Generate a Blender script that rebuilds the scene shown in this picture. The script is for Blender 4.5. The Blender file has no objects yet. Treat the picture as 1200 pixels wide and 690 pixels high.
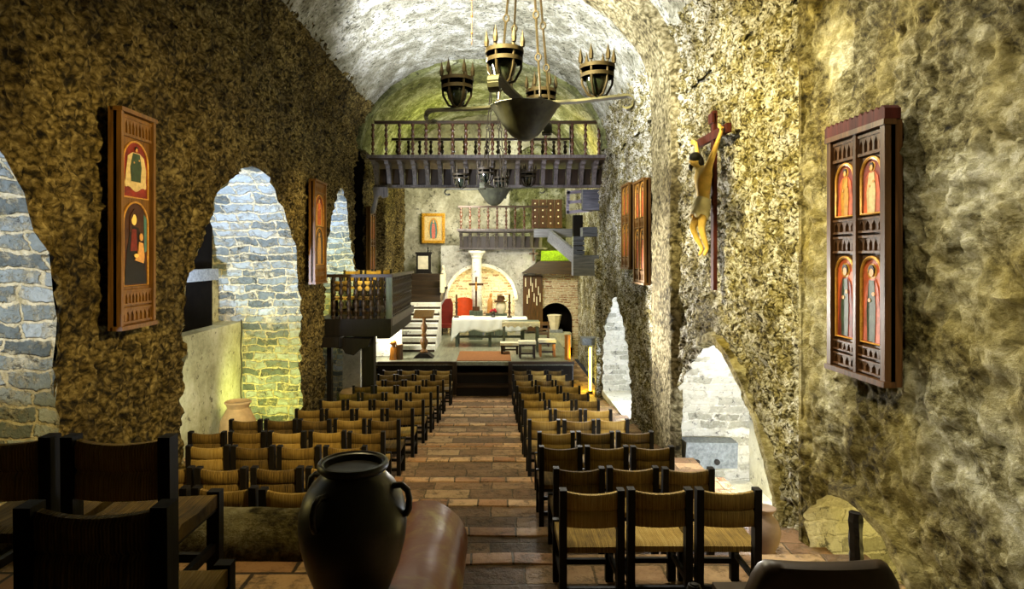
import bpy, bmesh, math, random
from mathutils import Vector, Matrix, noise
random.seed(7)
PI = math.pi
S = bpy.context.scene
COL = S.collection
F, CX, CY = 740.0, 580.0, 300.0
def at(x, y, d): return Vector(((x - CX) * d / F, d, (CY - y) * d / F))
def lin(h):
    h = h.lstrip('#')
    v = [int(h[i:i + 2], 16) / 255 for i in (0, 2, 4)]
    return tuple((c / 12.92 if c <= .04045 else ((c + .055) / 1.055) ** 2.4) for c in v) + (1,)
# ------------------------------------------------------------------ materials
class NT:
    def __init__(s, name, rough=.8, metal=0, spec=.3):
        s.m = bpy.data.materials.new(name); s.m.use_nodes = True
        s.t = s.m.node_tree; s.b = s.t.nodes['Principled BSDF']
        s.b.inputs['Roughness'].default_value = rough; s.b.inputs['Metallic'].default_value = metal
        s.b.inputs['Specular IOR Level'].default_value = spec
        s.tc = s.n('ShaderNodeTexCoord'); s.obj = s.tc.outputs['Object']
    def n(s, ty, **k):
        nd = s.t.nodes.new(ty)
        for a, v in k.items(): setattr(nd, a, v)
        return nd
    def l(s, a, b): s.t.links.new(a, b)
    def set(s, sock, v):
        if isinstance(v, bpy.types.NodeSocket): s.l(v, sock)
        else: sock.default_value = v
    def math(s, op, a, b=0.0, c=None):
        nd = s.n('ShaderNodeMath', operation=op); s.set(nd.inputs[0], a); s.set(nd.inputs[1], b)
        if c is not None: s.set(nd.inputs[2], c)
        return nd.outputs[0]
    def map(s, v=None, scale=(1, 1, 1), loc=(0, 0, 0)):
        nd = s.n('ShaderNodeMapping'); s.l(v or s.obj, nd.inputs['Vector'])
        nd.inputs['Scale'].default_value = scale; nd.inputs['Location'].default_value = loc
        return nd.outputs[0]
    def noise(s, v=None, scale=5, detail=5, rough=.6, dist=0):
        nd = s.n('ShaderNodeTexNoise'); s.l(v or s.obj, nd.inputs['Vector'])
        nd.inputs['Scale'].default_value = scale; nd.inputs['Detail'].default_value = detail
        nd.inputs['Roughness'].default_value = rough; nd.inputs['Distortion'].default_value = dist
        return nd.outputs['Fac']
    def voro(s, v=None, scale=5, feature='F1', out='Distance'):
        nd = s.n('ShaderNodeTexVoronoi', feature=feature); s.l(v or s.obj, nd.inputs['Vector'])
        nd.inputs['Scale'].default_value = scale
        return nd.outputs[out]
    def ramp(s, fac, stops):
        nd = s.n('ShaderNodeValToRGB'); s.l(fac, nd.inputs[0]); e = nd.color_ramp.elements
        while len(e) < len(stops): e.new(.5)
        for k, (p, c) in zip(e, stops): k.position = p; k.color = lin(c) if isinstance(c, str) else c
        return nd.outputs[0]
    def mix(s, fac, a, b, mode='MIX'):
        nd = s.n('ShaderNodeMix', data_type='RGBA', blend_type=mode)
        s.set(nd.inputs[0], fac); s.set(nd.inputs[6], a); s.set(nd.inputs[7], b)
        return nd.outputs[2]
    def bump(s, h, strength=.5, dist=.02, nrm=None):
        nd = s.n('ShaderNodeBump'); s.l(h, nd.inputs['Height'])
        nd.inputs['Strength'].default_value = strength; nd.inputs['Distance'].default_value = dist
        if nrm: s.l(nrm, nd.inputs['Normal'])
        return nd.outputs[0]
    def done(s, col, nrm=None):
        s.set(s.b.inputs['Base Color'], col)
        if nrm: s.l(nrm, s.b.inputs['Normal'])
        return s.m
def plain(name, c, rough=.6, metal=0, var=.25, scale=8, spec=.3):
    t = NT(name, rough, metal, spec); c = lin(c)
    d = tuple(x * (1 - var) for x in c[:3]) + (1,); e = tuple(min(1, x * (1 + var)) for x in c[:3]) + (1,)
    f = t.noise(scale=scale)
    return t.done(t.ramp(f, [(.3, d), (.7, e)]), t.bump(f, .15, .01))
def rubble(name, cols, scale=9, bump=1.0, dist=.06, crevice_shade='#15120a', patch=None, ps=.9, plo=.5):
    """rough masonry: crusty lumps, dark crevices, optional ragged lime patches"""
    t = NT(name, .9, 0, .15)
    wv = t.n('ShaderNodeTexNoise'); t.l(t.obj, wv.inputs['Vector']); wv.inputs['Scale'].default_value = 6; wv.inputs['Detail'].default_value = 4
    vm = t.n('ShaderNodeVectorMath', operation='MULTIPLY_ADD'); t.l(wv.outputs['Color'], vm.inputs[0]); vm.inputs[1].default_value = (.16, .16, .16); t.l(t.obj, vm.inputs[2])
    v = t.map(vm.outputs[0], (1, 1, 1.35))
    n1 = t.noise(v, scale * .8, 10, .74); vor = t.voro(v, scale * 1.25); n2 = t.noise(scale=scale * .22, detail=4)
    h = t.math('ADD', t.math('MULTIPLY', n1, .72), t.math('MULTIPLY_ADD', vor, -.26, .22))
    col = t.ramp(t.math('MULTIPLY_ADD', n2, .2, t.math('ADD', h, -.1)), [(.27, crevice_shade), (.37, cols[0]), (.47, cols[1]), (.6, cols[2])])  # ramp follows bump height: crevice shade and bright tops put into the colour
    big = t.ramp(t.noise(scale=.8, detail=5, rough=.65), [(.32, '#8c8676'), (.6, '#ffffff')])
    if patch:
        pm = t.ramp(t.noise(v, scale=ps, detail=9, rough=.75, dist=.4), [(plo, '#000000'), (plo + .07, '#ffffff')])
        pc = t.ramp(h, [(.28, crevice_shade), (.36, cols[0]), (.43, patch[0]), (.54, patch[1])])
        col = t.mix(pm, col, pc)
    col = t.mix(1.0, col, big, 'MULTIPLY')
    return t.done(col, t.bump(h, bump, dist))
def plaster(name, cols, scale=3, bump=.6, dist=.03, dots=False):
    t = NT(name, .85, 0, .2)
    a = t.noise(scale=scale, detail=8, rough=.65, dist=.4); b = t.noise(scale=scale * 9, detail=5, rough=.7)
    f = t.math('MULTIPLY_ADD', a, .75, t.math('MULTIPLY', b, .3))
    col = t.ramp(f, [(.36, cols[0]), (.52, cols[1]), (.68, cols[2])])
    pit = t.ramp(t.noise(scale=scale * 5, detail=6, rough=.75), [(.36, '#ffffff'), (.43, '#000000')])
    col = t.mix(t.math('MULTIPLY', pit, .7), col, lin('#2a2618'))
    h = t.math('MULTIPLY_ADD', pit, -.6, t.math('ADD', b, t.math('MULTIPLY', a, .8)))
    if dots:
        dv = t.voro(t.map(t.obj, (1, 1.5, 1)), 7.5)
        dm = t.ramp(dv, [(.12, '#000000'), (.3, '#ffffff')])
        h = t.math('MULTIPLY_ADD', dm, .7, h)
        msk = t.ramp(t.noise(scale=1.6, detail=3), [(.4, '#000000'), (.6, '#ffffff')])
        inv = t.math('MULTIPLY', t.math('SUBTRACT', 1.0, dm), msk)
        col = t.mix(t.math('MULTIPLY', inv, .9), col, lin('#332e20'))
    return t.done(col, t.bump(h, bump, dist))
def masonry(name, ax, bw, bh, cols, mortar, bump=.9, ms=.03, warp=.1, dist=.05, red=0, rough=.85, crk=.8):
    t = NT(name, rough, 0, .2)
    sp = t.n('ShaderNodeSeparateXYZ'); t.l(t.obj, sp.inputs[0])
    cb = t.n('ShaderNodeCombineXYZ'); t.l(sp.outputs[ax[0]], cb.inputs[0]); t.l(sp.outputs[ax[1]], cb.inputs[1])
    wv = t.n('ShaderNodeTexNoise'); t.l(t.obj, wv.inputs['Vector']); wv.inputs['Scale'].default_value = 2.6; wv.inputs['Detail'].default_value = 5
    vm = t.n('ShaderNodeVectorMath', operation='MULTIPLY_ADD'); wv.inputs['Roughness'].default_value = .62; t.l(wv.outputs['Color'], vm.inputs[0]); vm.inputs[1].default_value = (warp, warp * .7, warp); t.l(cb.outputs[0], vm.inputs[2])
    br = t.n('ShaderNodeTexBrick', offset=.5, squash=1.35, squash_frequency=3); t.l(vm.outputs[0], br.inputs['Vector'])
    br.inputs['Scale'].default_value = 1; br.inputs['Brick Width'].default_value = bw; br.inputs['Row Height'].default_value = bh
    br.inputs['Mortar Size'].default_value = ms; br.inputs['Mortar Smooth'].default_value = .6; br.inputs['Bias'].default_value = 0
    br.inputs['Color1'].default_value = (0, 0, 0, 1); br.inputs['Color2'].default_value = (1, 1, 1, 1); br.inputs['Mortar'].default_value = (.5, .5, .5, 1)
    fine = t.noise(scale=13, detail=9, rough=.74)
    tone = t.math('MULTIPLY_ADD', br.outputs['Color'], .55, t.math('MULTIPLY', fine, .5))
    stops = [(.18, cols[0]), (.5, cols[1]), (.82, cols[2])]
    if red: stops.append((.97, '#8a4a26'))
    c = t.ramp(tone, stops)
    mc = t.ramp(fine, [(.35, mortar[0]), (.6, mortar[1])])
    ff = t.noise(scale=5, detail=6, rough=.75)
    mf = t.math('ADD', br.outputs['Fac'], t.ramp(ff, [(.5, '#000000'), (.62, '#dddddd')])); 
    nd = t.n('ShaderNodeClamp'); t.l(mf, nd.inputs[0])
    col = t.mix(nd.outputs[0], c, mc)
    crack = t.ramp(t.noise(vm.outputs[0], scale=9, detail=8, rough=.75), [(.36, '#ffffff'), (.43, '#000000')])
    if crk: col = t.mix(t.math('MULTIPLY', crack, crk), col, lin('#17140c'))
    h = t.math('MULTIPLY_ADD', nd.outputs[0], -.6, t.math('MULTIPLY', fine, .8))
    return t.done(col, t.bump(h, bump, dist))
def wood(name, c1, c2, axis=2, rough=.5, spec=.35):
    t = NT(name, rough, 0, spec)
    sc = [22, 22, 22]; sc[axis] = 1.6
    f = t.noise(t.map(t.obj, sc), 1, 5, .6, .8)
    return t.done(t.ramp(f, [(.3, c1), (.7, c2)]), t.bump(f, .25, .01))
def rush_mat():
    t = NT('woven_rush', .75, 0, .25)
    f = t.noise(t.map(t.obj, (75, 3, 3)), 1, 4, .6, .3)
    g = t.noise(scale=6, detail=3)
    oi = t.n('ShaderNodeObjectInfo')
    k = t.math('MULTIPLY_ADD', f, .5, t.math('MULTIPLY_ADD', g, .3, t.math('MULTIPLY', oi.outputs['Random'], .28)))
    col = t.ramp(k, [(.3, '#231a08'), (.47, '#665021'), (.63, '#967a3a'), (.82, '#b59c5e')])
    w = t.n('ShaderNodeTexWave', wave_type='BANDS', bands_direction='X'); t.l(t.obj, w.inputs['Vector']); w.inputs['Scale'].default_value = 30; w.inputs['Distortion'].default_value = 1.5
    return t.done(col, t.bump(t.math('ADD', w.outputs['Fac'], f), .6, .006))
def emit(name, c, st):
    t = NT(name); t.b.inputs['Emission Color'].default_value = lin(c); t.b.inputs['Emission Strength'].default_value = st
    return t.done(lin(c))
M = {}
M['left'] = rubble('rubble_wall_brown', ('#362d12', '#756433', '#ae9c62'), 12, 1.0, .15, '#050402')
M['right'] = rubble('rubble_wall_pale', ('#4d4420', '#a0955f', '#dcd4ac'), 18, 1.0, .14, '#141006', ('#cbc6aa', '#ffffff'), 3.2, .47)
def old_plaster():
    """flaking lime plaster: smooth pale sheets, crusty broken areas between them, yellow stains"""
    t = NT('old_lime_plaster', .88, 0, .18)
    m = t.ramp(t.noise(scale=1.3, detail=9, rough=.7, dist=.5), [(.47, '#000000'), (.515, '#ffffff')])
    f = t.noise(t.map(t.obj, (1, 1, 1.5)), 10, 10, .74); g = t.noise(scale=3.0, detail=9, rough=.72)
    sm = t.ramp(g, [(.3, '#6a6342'), (.45, '#98916b'), (.57, '#bdb794'), (.68, '#dcd8c4')])
    cr = t.ramp(f, [(.33, '#17130a'), (.43, '#5d542f'), (.53, '#968c5f'), (.64, '#cbc5a4')])
    sm = t.mix(.45, sm, t.ramp(f, [(.36, '#4a4223'), (.48, '#a39b72'), (.6, '#e6e2d0')]))
    col = t.mix(m, cr, sm)
    y = t.ramp(t.noise(scale=.7, detail=4), [(.42, '#dccf96'), (.6, '#ffffff')])
    col = t.mix(1.0, col, y, 'MULTIPLY')
    h = t.math('ADD', t.math('MULTIPLY', f, t.math('MULTIPLY_ADD', t.math('SUBTRACT', 1.0, m), .75, .3)), t.math('MULTIPLY_ADD', g, .3, t.math('MULTIPLY', m, .28)))
    return t.done(col, t.bump(h, 1.0, .3))
M['near'] = old_plaster()
M['vault'] = plaster('vault_plaster', ('#56533f', '#9c9a88', '#deded8'), 2.2, 1.0, .1, True)
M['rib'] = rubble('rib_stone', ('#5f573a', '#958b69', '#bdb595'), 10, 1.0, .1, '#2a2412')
M['moss'] = plaster('mossy_plaster', ('#23260f', '#6d6f42', '#bdbda2'), 1.3, 1.0, .08)
M['brick'] = masonry('grey_stone_brick', (0, 2), .40, .145, ('#4a5250', '#8a9492', '#b9c2c2'), ('#a89c74', '#dcd4b4'), 1, .02, .32, .07, 1)
M['brick_y'] = masonry('grey_stone_brick_side', (1, 2), .40, .145, ('#4a5250', '#8a9492', '#b9c2c2'), ('#a89c74', '#dcd4b4'), 1, .02, .32, .07)
M['white_brick'] = masonry('limewashed_brick', (0, 2), .42, .14, ('#8d8a78', '#c9c6b4', '#e6e3d6'), ('#b9b49c', '#efece0'), .8, .016, .25, .05)
M['apse'] = masonry('pale_brick', (0, 2), .3, .11, ('#8a5c3c', '#cbbd97', '#e6dfc4'), ('#c6bd9c', '#ece5cb'), .8, .03, .2, .03, 1)
M['red_brick'] = masonry('red_brick', (0, 2), .3, .09, ('#7d5038', '#ad8e6c', '#d0c3a4'), ('#a89c7a', '#d8d0b4'), .9, .024, .2)
M['floor'] = masonry('terracotta_floor_tiles', (0, 1), .55, .3, ('#59452e', '#8c6b4c', '#b3956f'), ('#4a3a24', '#6d5a3c'), .9, .012, .09, .03, 0, .6, .55)
M['platform_tiles'] = masonry('terracotta_platform_tiles', (0, 1), .4, .4, ('#76502f', '#a0774d', '#bb9a6c'), ('#241a0e', '#3f2f1c'), .6, .014, .04, .02, 0, .55, .3)
M['plaster_grey'] = plaster('grey_green_plaster', ('#7c7c62', '#a7a78c', '#c6c6b0'), 1.2, .4, .02)
M['apse_plaster'] = plaster('pale_grey_plaster', ('#6d6c60', '#a3a298', '#c4c3ba'), 1.1, .3, .02)
M['white_plaster'] = plaster('white_plaster', ('#b5b3a0', '#d9d7c6', '#efeee2'), 1.2, .4, .02)
M['black_wood'] = wood('black_brown_wood', '#0a0805', '#19130b', 2, .65, .2)
M['dark_wood'] = wood('dark_wood', '#171008', '#35240f', 2, .45)
M['dark_wood_x'] = wood('dark_wood_beam', '#171008', '#3a2914', 0, .45)
M['red_wood'] = wood('red_brown_wood', '#260e08', '#4c1d14', 2, .75, .15)
M['baluster_wood'] = wood('turned_brown_wood', '#23120a', '#5c361c', 2, .35, .5)
M['grey_wood'] = wood('grey_weathered_wood', '#2f2a28', '#5f5854', 2, .6)
M['grey_plank'] = wood('grey_plank', '#474a52', '#7a7d85', 0, .6)
M['pale_rail'] = wood('pale_lilac_rail', '#77717c', '#a9a3ae', 0, .5)
M['nosing'] = masonry('worn_step_bricks', (0, 1), .34, .5, ('#8a5c38', '#b98a5c', '#d8b487'), ('#4a3a24', '#6d5a3c'), .8, .014, .05, .02, 0, .6, .4)
M['back'] = plaster('old_grey_plaster', ('#5c5a48', '#8f8b76', '#b9b6a4'), 1.0, .7, .04)
M['deck'] = wood('worn_deck_boards', '#4d5040', '#8b8e76', 1, .35, .5)
M['gilt_wood'] = wood('gilt_brown_wood', '#40290f', '#74501f', 2, .4)
M['brown_carved'] = wood('brown_carved_wood', '#26170a', '#5a3a1a', 2, .4)
M['orange_wood'] = wood('orange_carved_wood', '#7a4a12', '#c07c26', 2, .4)
M['sage_wood'] = wood('sage_painted_wood', '#363d2e', '#5b6450', 2, .5)
M['rush'] = rush_mat()
M['iron'] = plain('rusted_iron', '#2c2415', .65, .25, .45, 14)
M['bowl_iron'] = plain('green_rusted_iron', '#3b3b2c', .6, .1, .6, 5)
M['glass'] = plain('dark_green_glass', '#1c221a', .12, 0, .2, 8, .7)
M['black_clay'] = plain('black_glazed_clay', '#26241c', .36, 0, .5, 6, .6)
M['clay'] = plain('pale_clay', '#b59a72', .7, 0, .25, 6)
M['pink_clay'] = plain('pinkish_clay', '#9c8678', .7, 0, .2, 5)
M['white_clay'] = plain('white_clay', '#cfc6a8', .5, 0, .15, 6)
M['grey_stone'] = plain('grey_cut_stone', '#71777a', .8, 0, .4, 22)
M['cloth'] = plain('white_linen', '#d9dccb', .8, 0, .06, 5)
M['cushion'] = plain('cream_cushion', '#d6cfae', .8, 0, .1, 9)
M['orange'] = plain('orange_leather', '#c2481c', .5, 0, .15, 6)
M['dkred'] = plain('dark_red_leather', '#6b1f12', .5, 0, .2, 6)
M['leather'] = plain('brown_leather', '#2c1f10', .45, 0, .5, 5)
M['rug'] = plain('rust_rug', '#85572f', .95, 0, .3, 30)
M['gold'] = plain('gold_leaf', '#b98a2a', .35, .5, .4, 30)
M['skin'] = plain('painted_skin', '#d9b65e', .45, 0, .15, 14)
M['skin_dark'] = plain('painted_flesh_tone', '#b98648', .5, 0, .2, 30)
M['hair'] = plain('dark_painted_hair', '#17110a', .6)
M['loin'] = plain('cream_loincloth', '#ddd3a6', .6, 0, .12, 10)
M['p_red'] = plain('painted_red', '#641d0e', .5, 0, .5, 12)
M['p_orange'] = plain('painted_orange', '#a4481a', .5, 0, .5, 10)
M['p_dark'] = plain('painted_black', '#120d08', .45, 0, .6, 9)
M['void_shade'] = plain('painted_void_shade', '#0a0806', .95, 0, .5, 7, .05)  # near-black colour stands in for the unlit depth of openings
M['p_brown'] = plain('painted_umber', '#3a200e', .45, 0, .6, 9)
M['p_cream'] = plain('painted_cream', '#b09a66', .5, 0, .3, 20)
M['p_green'] = plain('painted_green', '#2c3a24', .5, 0, .5, 15)
M['p_pink'] = plain('painted_rose', '#a85a48', .5, 0, .4, 18)
M['p_blue'] = plain('painted_teal', '#3f6258', .5, 0, .3, 14)
M['p_gold'] = plain('painted_gold', '#a8792c', .4, .2, .4, 22)
M['red_flower'] = plain('red_petals', '#8e1418', .6)
M['leaf'] = plain('dark_leaf', '#1c2412', .6)
M['lamp'] = emit('lit_tube', '#ffe23a', 14)
M['green_moss'] = plain('bright_moss', '#6f8a18', .9, 0, .5, 18)
M['cable'] = plain('black_cable', '#0b0b0a', .5)
# ------------------------------------------------------------------ mesh helpers
def obj(name, bm, mat, parent=None, smooth=False, bevel=0, loc=None):
    if bevel:
        es = [e for e in bm.edges if len(e.link_faces) == 2 and e.calc_face_angle(0) > .6]
        if es: bmesh.ops.bevel(bm, geom=es, offset=bevel, segments=2, profile=.6, affect='EDGES', clamp_overlap=True)
    bmesh.ops.recalc_face_normals(bm, faces=bm.faces)
    me = bpy.data.meshes.new(name); bm.to_mesh(me); bm.free()
    if smooth:
        me.polygons.foreach_set('use_smooth', [True] * len(me.polygons))
        try: me.set_sharp_from_angle(angle=.9)
        except Exception: pass
    mats = mat if isinstance(mat, (list, tuple)) else [mat]
    for m in mats: me.materials.append(m)
    o = bpy.data.objects.new(name, me); COL.objects.link(o)
    if parent: o.parent = parent
    if loc: o.location = loc
    return o
def tag(o, label=None, cat=None, group=None, kind=None):
    if label: o['label'] = label
    if cat: o['category'] = cat
    if group: o['group'] = group
    if kind: o['kind'] = kind
    return o
def thing(name, label, cat, loc=(0, 0, 0), rz=0, group=None):
    o = bpy.data.objects.new(name, None); COL.objects.link(o); o.empty_display_size = .1
    o.location = loc; o.rotation_euler = (0, 0, rz)
    return tag(o, label, cat, group)
def struct(name, bm, mat, smooth=True, label=None):
    return tag(obj(name, bm, mat, None, smooth), label, None, None, 'structure')
def dup(o, parent=None):
    c = o.copy(); COL.objects.link(c)
    if parent: c.parent = parent
    for ch in list(o.children): dup(ch, c)
    return c
def B(): return bmesh.new()
def box(bm, x0, x1, y0, y1, z0, z1, mi=0):
    vs = [bm.verts.new(p) for p in ((x0, y0, z0), (x1, y0, z0), (x1, y1, z0), (x0, y1, z0), (x0, y0, z1), (x1, y0, z1), (x1, y1, z1), (x0, y1, z1))]
    for f in ((3, 2, 1, 0), (4, 5, 6, 7), (0, 1, 5, 4), (1, 2, 6, 5), (2, 3, 7, 6), (3, 0, 4, 7)):
        bm.faces.new([vs[i] for i in f]).material_index = mi
    return bm
def frame_of(d):
    d = d.normalized(); u = Vector((0, 0, 1)) if abs(d.z) < .9 else Vector((1, 0, 0))
    a = d.cross(u).normalized(); return a, a.cross(d).normalized()
def tube(bm, pts, r, n=8, closed=False, cap=True):
    pts = [Vector(p) for p in pts]; N = len(pts)
    rr = r if isinstance(r, (list, tuple)) else [r] * N
    rings = []; a0 = None
    for i, p in enumerate(pts):
        if closed: d = pts[(i + 1) % N] - pts[i - 1]
        else: d = pts[min(i + 1, N - 1)] - pts[max(i - 1, 0)]
        if a0 is None: a, b = frame_of(d)
        else:
            dn = d.normalized(); a = (a0 - dn * a0.dot(dn)).normalized(); b = dn.cross(a) * -1
        a0 = a
        rings.append([bm.verts.new(p + (a * math.cos(2 * PI * k / n) + b * math.sin(2 * PI * k / n)) * rr[i]) for k in range(n)])
    for i in range(N if closed else N - 1):
        A, C = rings[i], rings[(i + 1) % N]
        for k in range(n): bm.faces.new((A[k], A[(k + 1) % n], C[(k + 1) % n], C[k]))
    if cap and not closed: bm.faces.new(rings[0][::-1]); bm.faces.new(rings[-1])
    return bm
def bar(bm, p, q, w, h):
    p, q = Vector(p), Vector(q); a, b = frame_of(q - p)
    R = [[bm.verts.new(o + a * (sx * w / 2) + b * (sz * h / 2)) for sx, sz in ((-1, -1), (1, -1), (1, 1), (-1, 1))] for o in (p, q)]
    for k in range(4): bm.faces.new((R[0][k], R[0][(k + 1) % 4], R[1][(k + 1) % 4], R[1][k]))
    bm.faces.new(R[0][::-1]); bm.faces.new(R[1]); return bm
def lathe(bm, prof, n=20, c=(0, 0, 0), sx=1, sy=1):
    rings = []
    for r, z in prof:
        if r < 1e-5: rings.append([bm.verts.new((c[0], c[1], c[2] + z))])
        else: rings.append([bm.verts.new((c[0] + r * sx * math.cos(2 * PI * k / n), c[1] + r * sy * math.sin(2 * PI * k / n), c[2] + z)) for k in range(n)])
    for A, C in zip(rings, rings[1:]):
        for k in range(n):
            j = (k + 1) % n
            if len(A) == 1 and len(C) == 1: continue
            if len(A) == 1: bm.faces.new((A[0], C[k], C[j]))
            elif len(C) == 1: bm.faces.new((A[k], A[j], C[0]))
            else: bm.faces.new((A[k], A[j], C[j], C[k]))
    if len(rings[0]) > 1: bm.faces.new(rings[0][::-1])
    if len(rings[-1]) > 1: bm.faces.new(rings[-1])
    return bm
def prism(bm, poly, fn, d0, d1, mi=0):
    """poly: 2-D outline; fn(u, v, d) -> xyz"""
    A = [bm.verts.new(fn(u, v, d0)) for u, v in poly]; C = [bm.verts.new(fn(u, v, d1)) for u, v in poly]; n = len(poly)
    for k in range(n): bm.faces.new((A[k], A[(k + 1) % n], C[(k + 1) % n], C[k])).material_index = mi
    bm.faces.new(A[::-1]).material_index = mi; bm.faces.new(C).material_index = mi
    return bm
def ell(bm, c, rx, ry, rz, n=12, m=8):
    c = Vector(c)
    return lathe_e(bm, c, rx, ry, rz, n, m)
def lathe_e(bm, c, rx, ry, rz, n, m):
    rings = []
    for i in range(m + 1):
        t = PI * i / m
        if i in (0, m): rings.append([bm.verts.new(c + Vector((0, 0, -rz * math.cos(t))))])
        else: rings.append([bm.verts.new(c + Vector((rx * math.sin(t) * math.cos(2 * PI * k / n), ry * math.sin(t) * math.sin(2 * PI * k / n), -rz * math.cos(t)))) for k in range(n)])
    for A, C in zip(rings, rings[1:]):
        for k in range(n):
            j = (k + 1) % n
            if len(A) == 1: bm.faces.new((A[0], C[j], C[k]))
            elif len(C) == 1: bm.faces.new((A[k], A[j], C[0]))
            else: bm.faces.new((A[k], A[j], C[j], C[k]))
    return bm
def skin(name, verts, edges, radii, mat, parent, sub=2, root=0):
    me = bpy.data.meshes.new(name + '_w'); me.from_pydata([tuple(v) for v in verts], edges, [])
    o = bpy.data.objects.new(name + '_w', me); COL.objects.link(o)
    md = o.modifiers.new('s', 'SKIN'); md.use_smooth_shade = True
    for i, r in enumerate(radii):
        sv = me.skin_vertices[0].data[i]; sv.radius = (r, r) if not isinstance(r, tuple) else r; sv.use_root = (i == root)
    sb = o.modifiers.new('u', 'SUBSURF'); sb.levels = sub; sb.render_levels = sub
    dg = bpy.context.evaluated_depsgraph_get(); ev = o.evaluated_get(dg)
    m2 = bpy.data.meshes.new_from_object(ev); m2.name = name; m2.materials.clear(); m2.materials.append(mat)
    m2.polygons.foreach_set('use_smooth', [True] * len(m2.polygons))
    bpy.data.objects.remove(o)
    r = bpy.data.objects.new(name, m2); COL.objects.link(r); r.parent = parent
    return r
# ------------------------------------------------------------------ the stepped floor
ROWD = [4.42, 5.55, 6.6, 7.65, 8.8, 10.1, 11.4, 12.6, 13.8, 15.0, 16.3, 17.4]
ROWZ = [-2.48, -2.71, -2.84, -2.98, -3.13, -3.30, -3.45, -3.58, -3.69, -3.80, -3.91, -4.0]
EDGE = [-1.6, 4.0] + [d - .3 for d in ROWD[1:]] + [26.5]
TZ = [-2.3] + ROWZ
def floor_z(d):
    for k in range(len(TZ)):
        if d < EDGE[k + 1]: return TZ[k]
    return TZ[-1]
bm = B()
XS = [-5.8 + .3 * i for i in range(30)] + [3.08]
prev = None
for k, z in enumerate(TZ):
    y0, y1 = EDGE[k], EDGE[k + 1]
    n = max(2, int((y1 - y0) / .3))
    ys = [y0 + (y1 - y0) * i / n for i in range(n + 1)]
    for i, y in enumerate(ys):
        ring = []
        for x in XS:
            e = .03 * noise.noise((x * 1.7, y * .1, k * 3.1)) if (i == 0 and k) or (i == n and k < len(TZ) - 1) else 0
            ring.append(bm.verts.new((x, y + e, z + .004 * noise.noise((x * 2, y * 2, 5)))))
        if prev:
            for j in range(len(XS) - 1): bm.faces.new((prev[j], prev[j + 1], ring[j + 1], ring[j]))
        prev = ring
struct('floor', bm, M['floor'], False, 'terracotta tiled aisle floor going down in broad steps')
for k in range(1, len(TZ) - 0):
    yb = EDGE[k]; bm = B(); pr = None
    for i in range(31):
        x = -1.34 + 1.86 * i / 30; e = .03 * noise.noise((x * 1.7, yb * .1, (k - 1) * 3.1)) + .012
        ring = [bm.verts.new((x, yb + e + a_, TZ[k - 1] + b_ + .004 * noise.noise((x * 5, yb, 2)))) for a_, b_ in ((-.2, -.01), (-.19, .012), (-.02, .014), (0, 0), (0, -.05))]
        if pr:
            for j in range(4): bm.faces.new((pr[j], pr[j + 1], ring[j + 1], ring[j]))
        pr = ring
    struct('trim_%d' % (20 + k), bm, M['nosing'])
PZ = -1.6
bm = B(); box(bm, 3.0, 4.6, 3, 18, -3.9, -3.75); struct('floor_niche', bm, M['white_plaster'], False)
bm = B(); box(bm, -5.8, -.32, -1.6, 3.42, -2.5, PZ)
struct('floor_platform', bm, M['platform_tiles'], False, 'raised tiled platform at the back of the nave')
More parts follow.
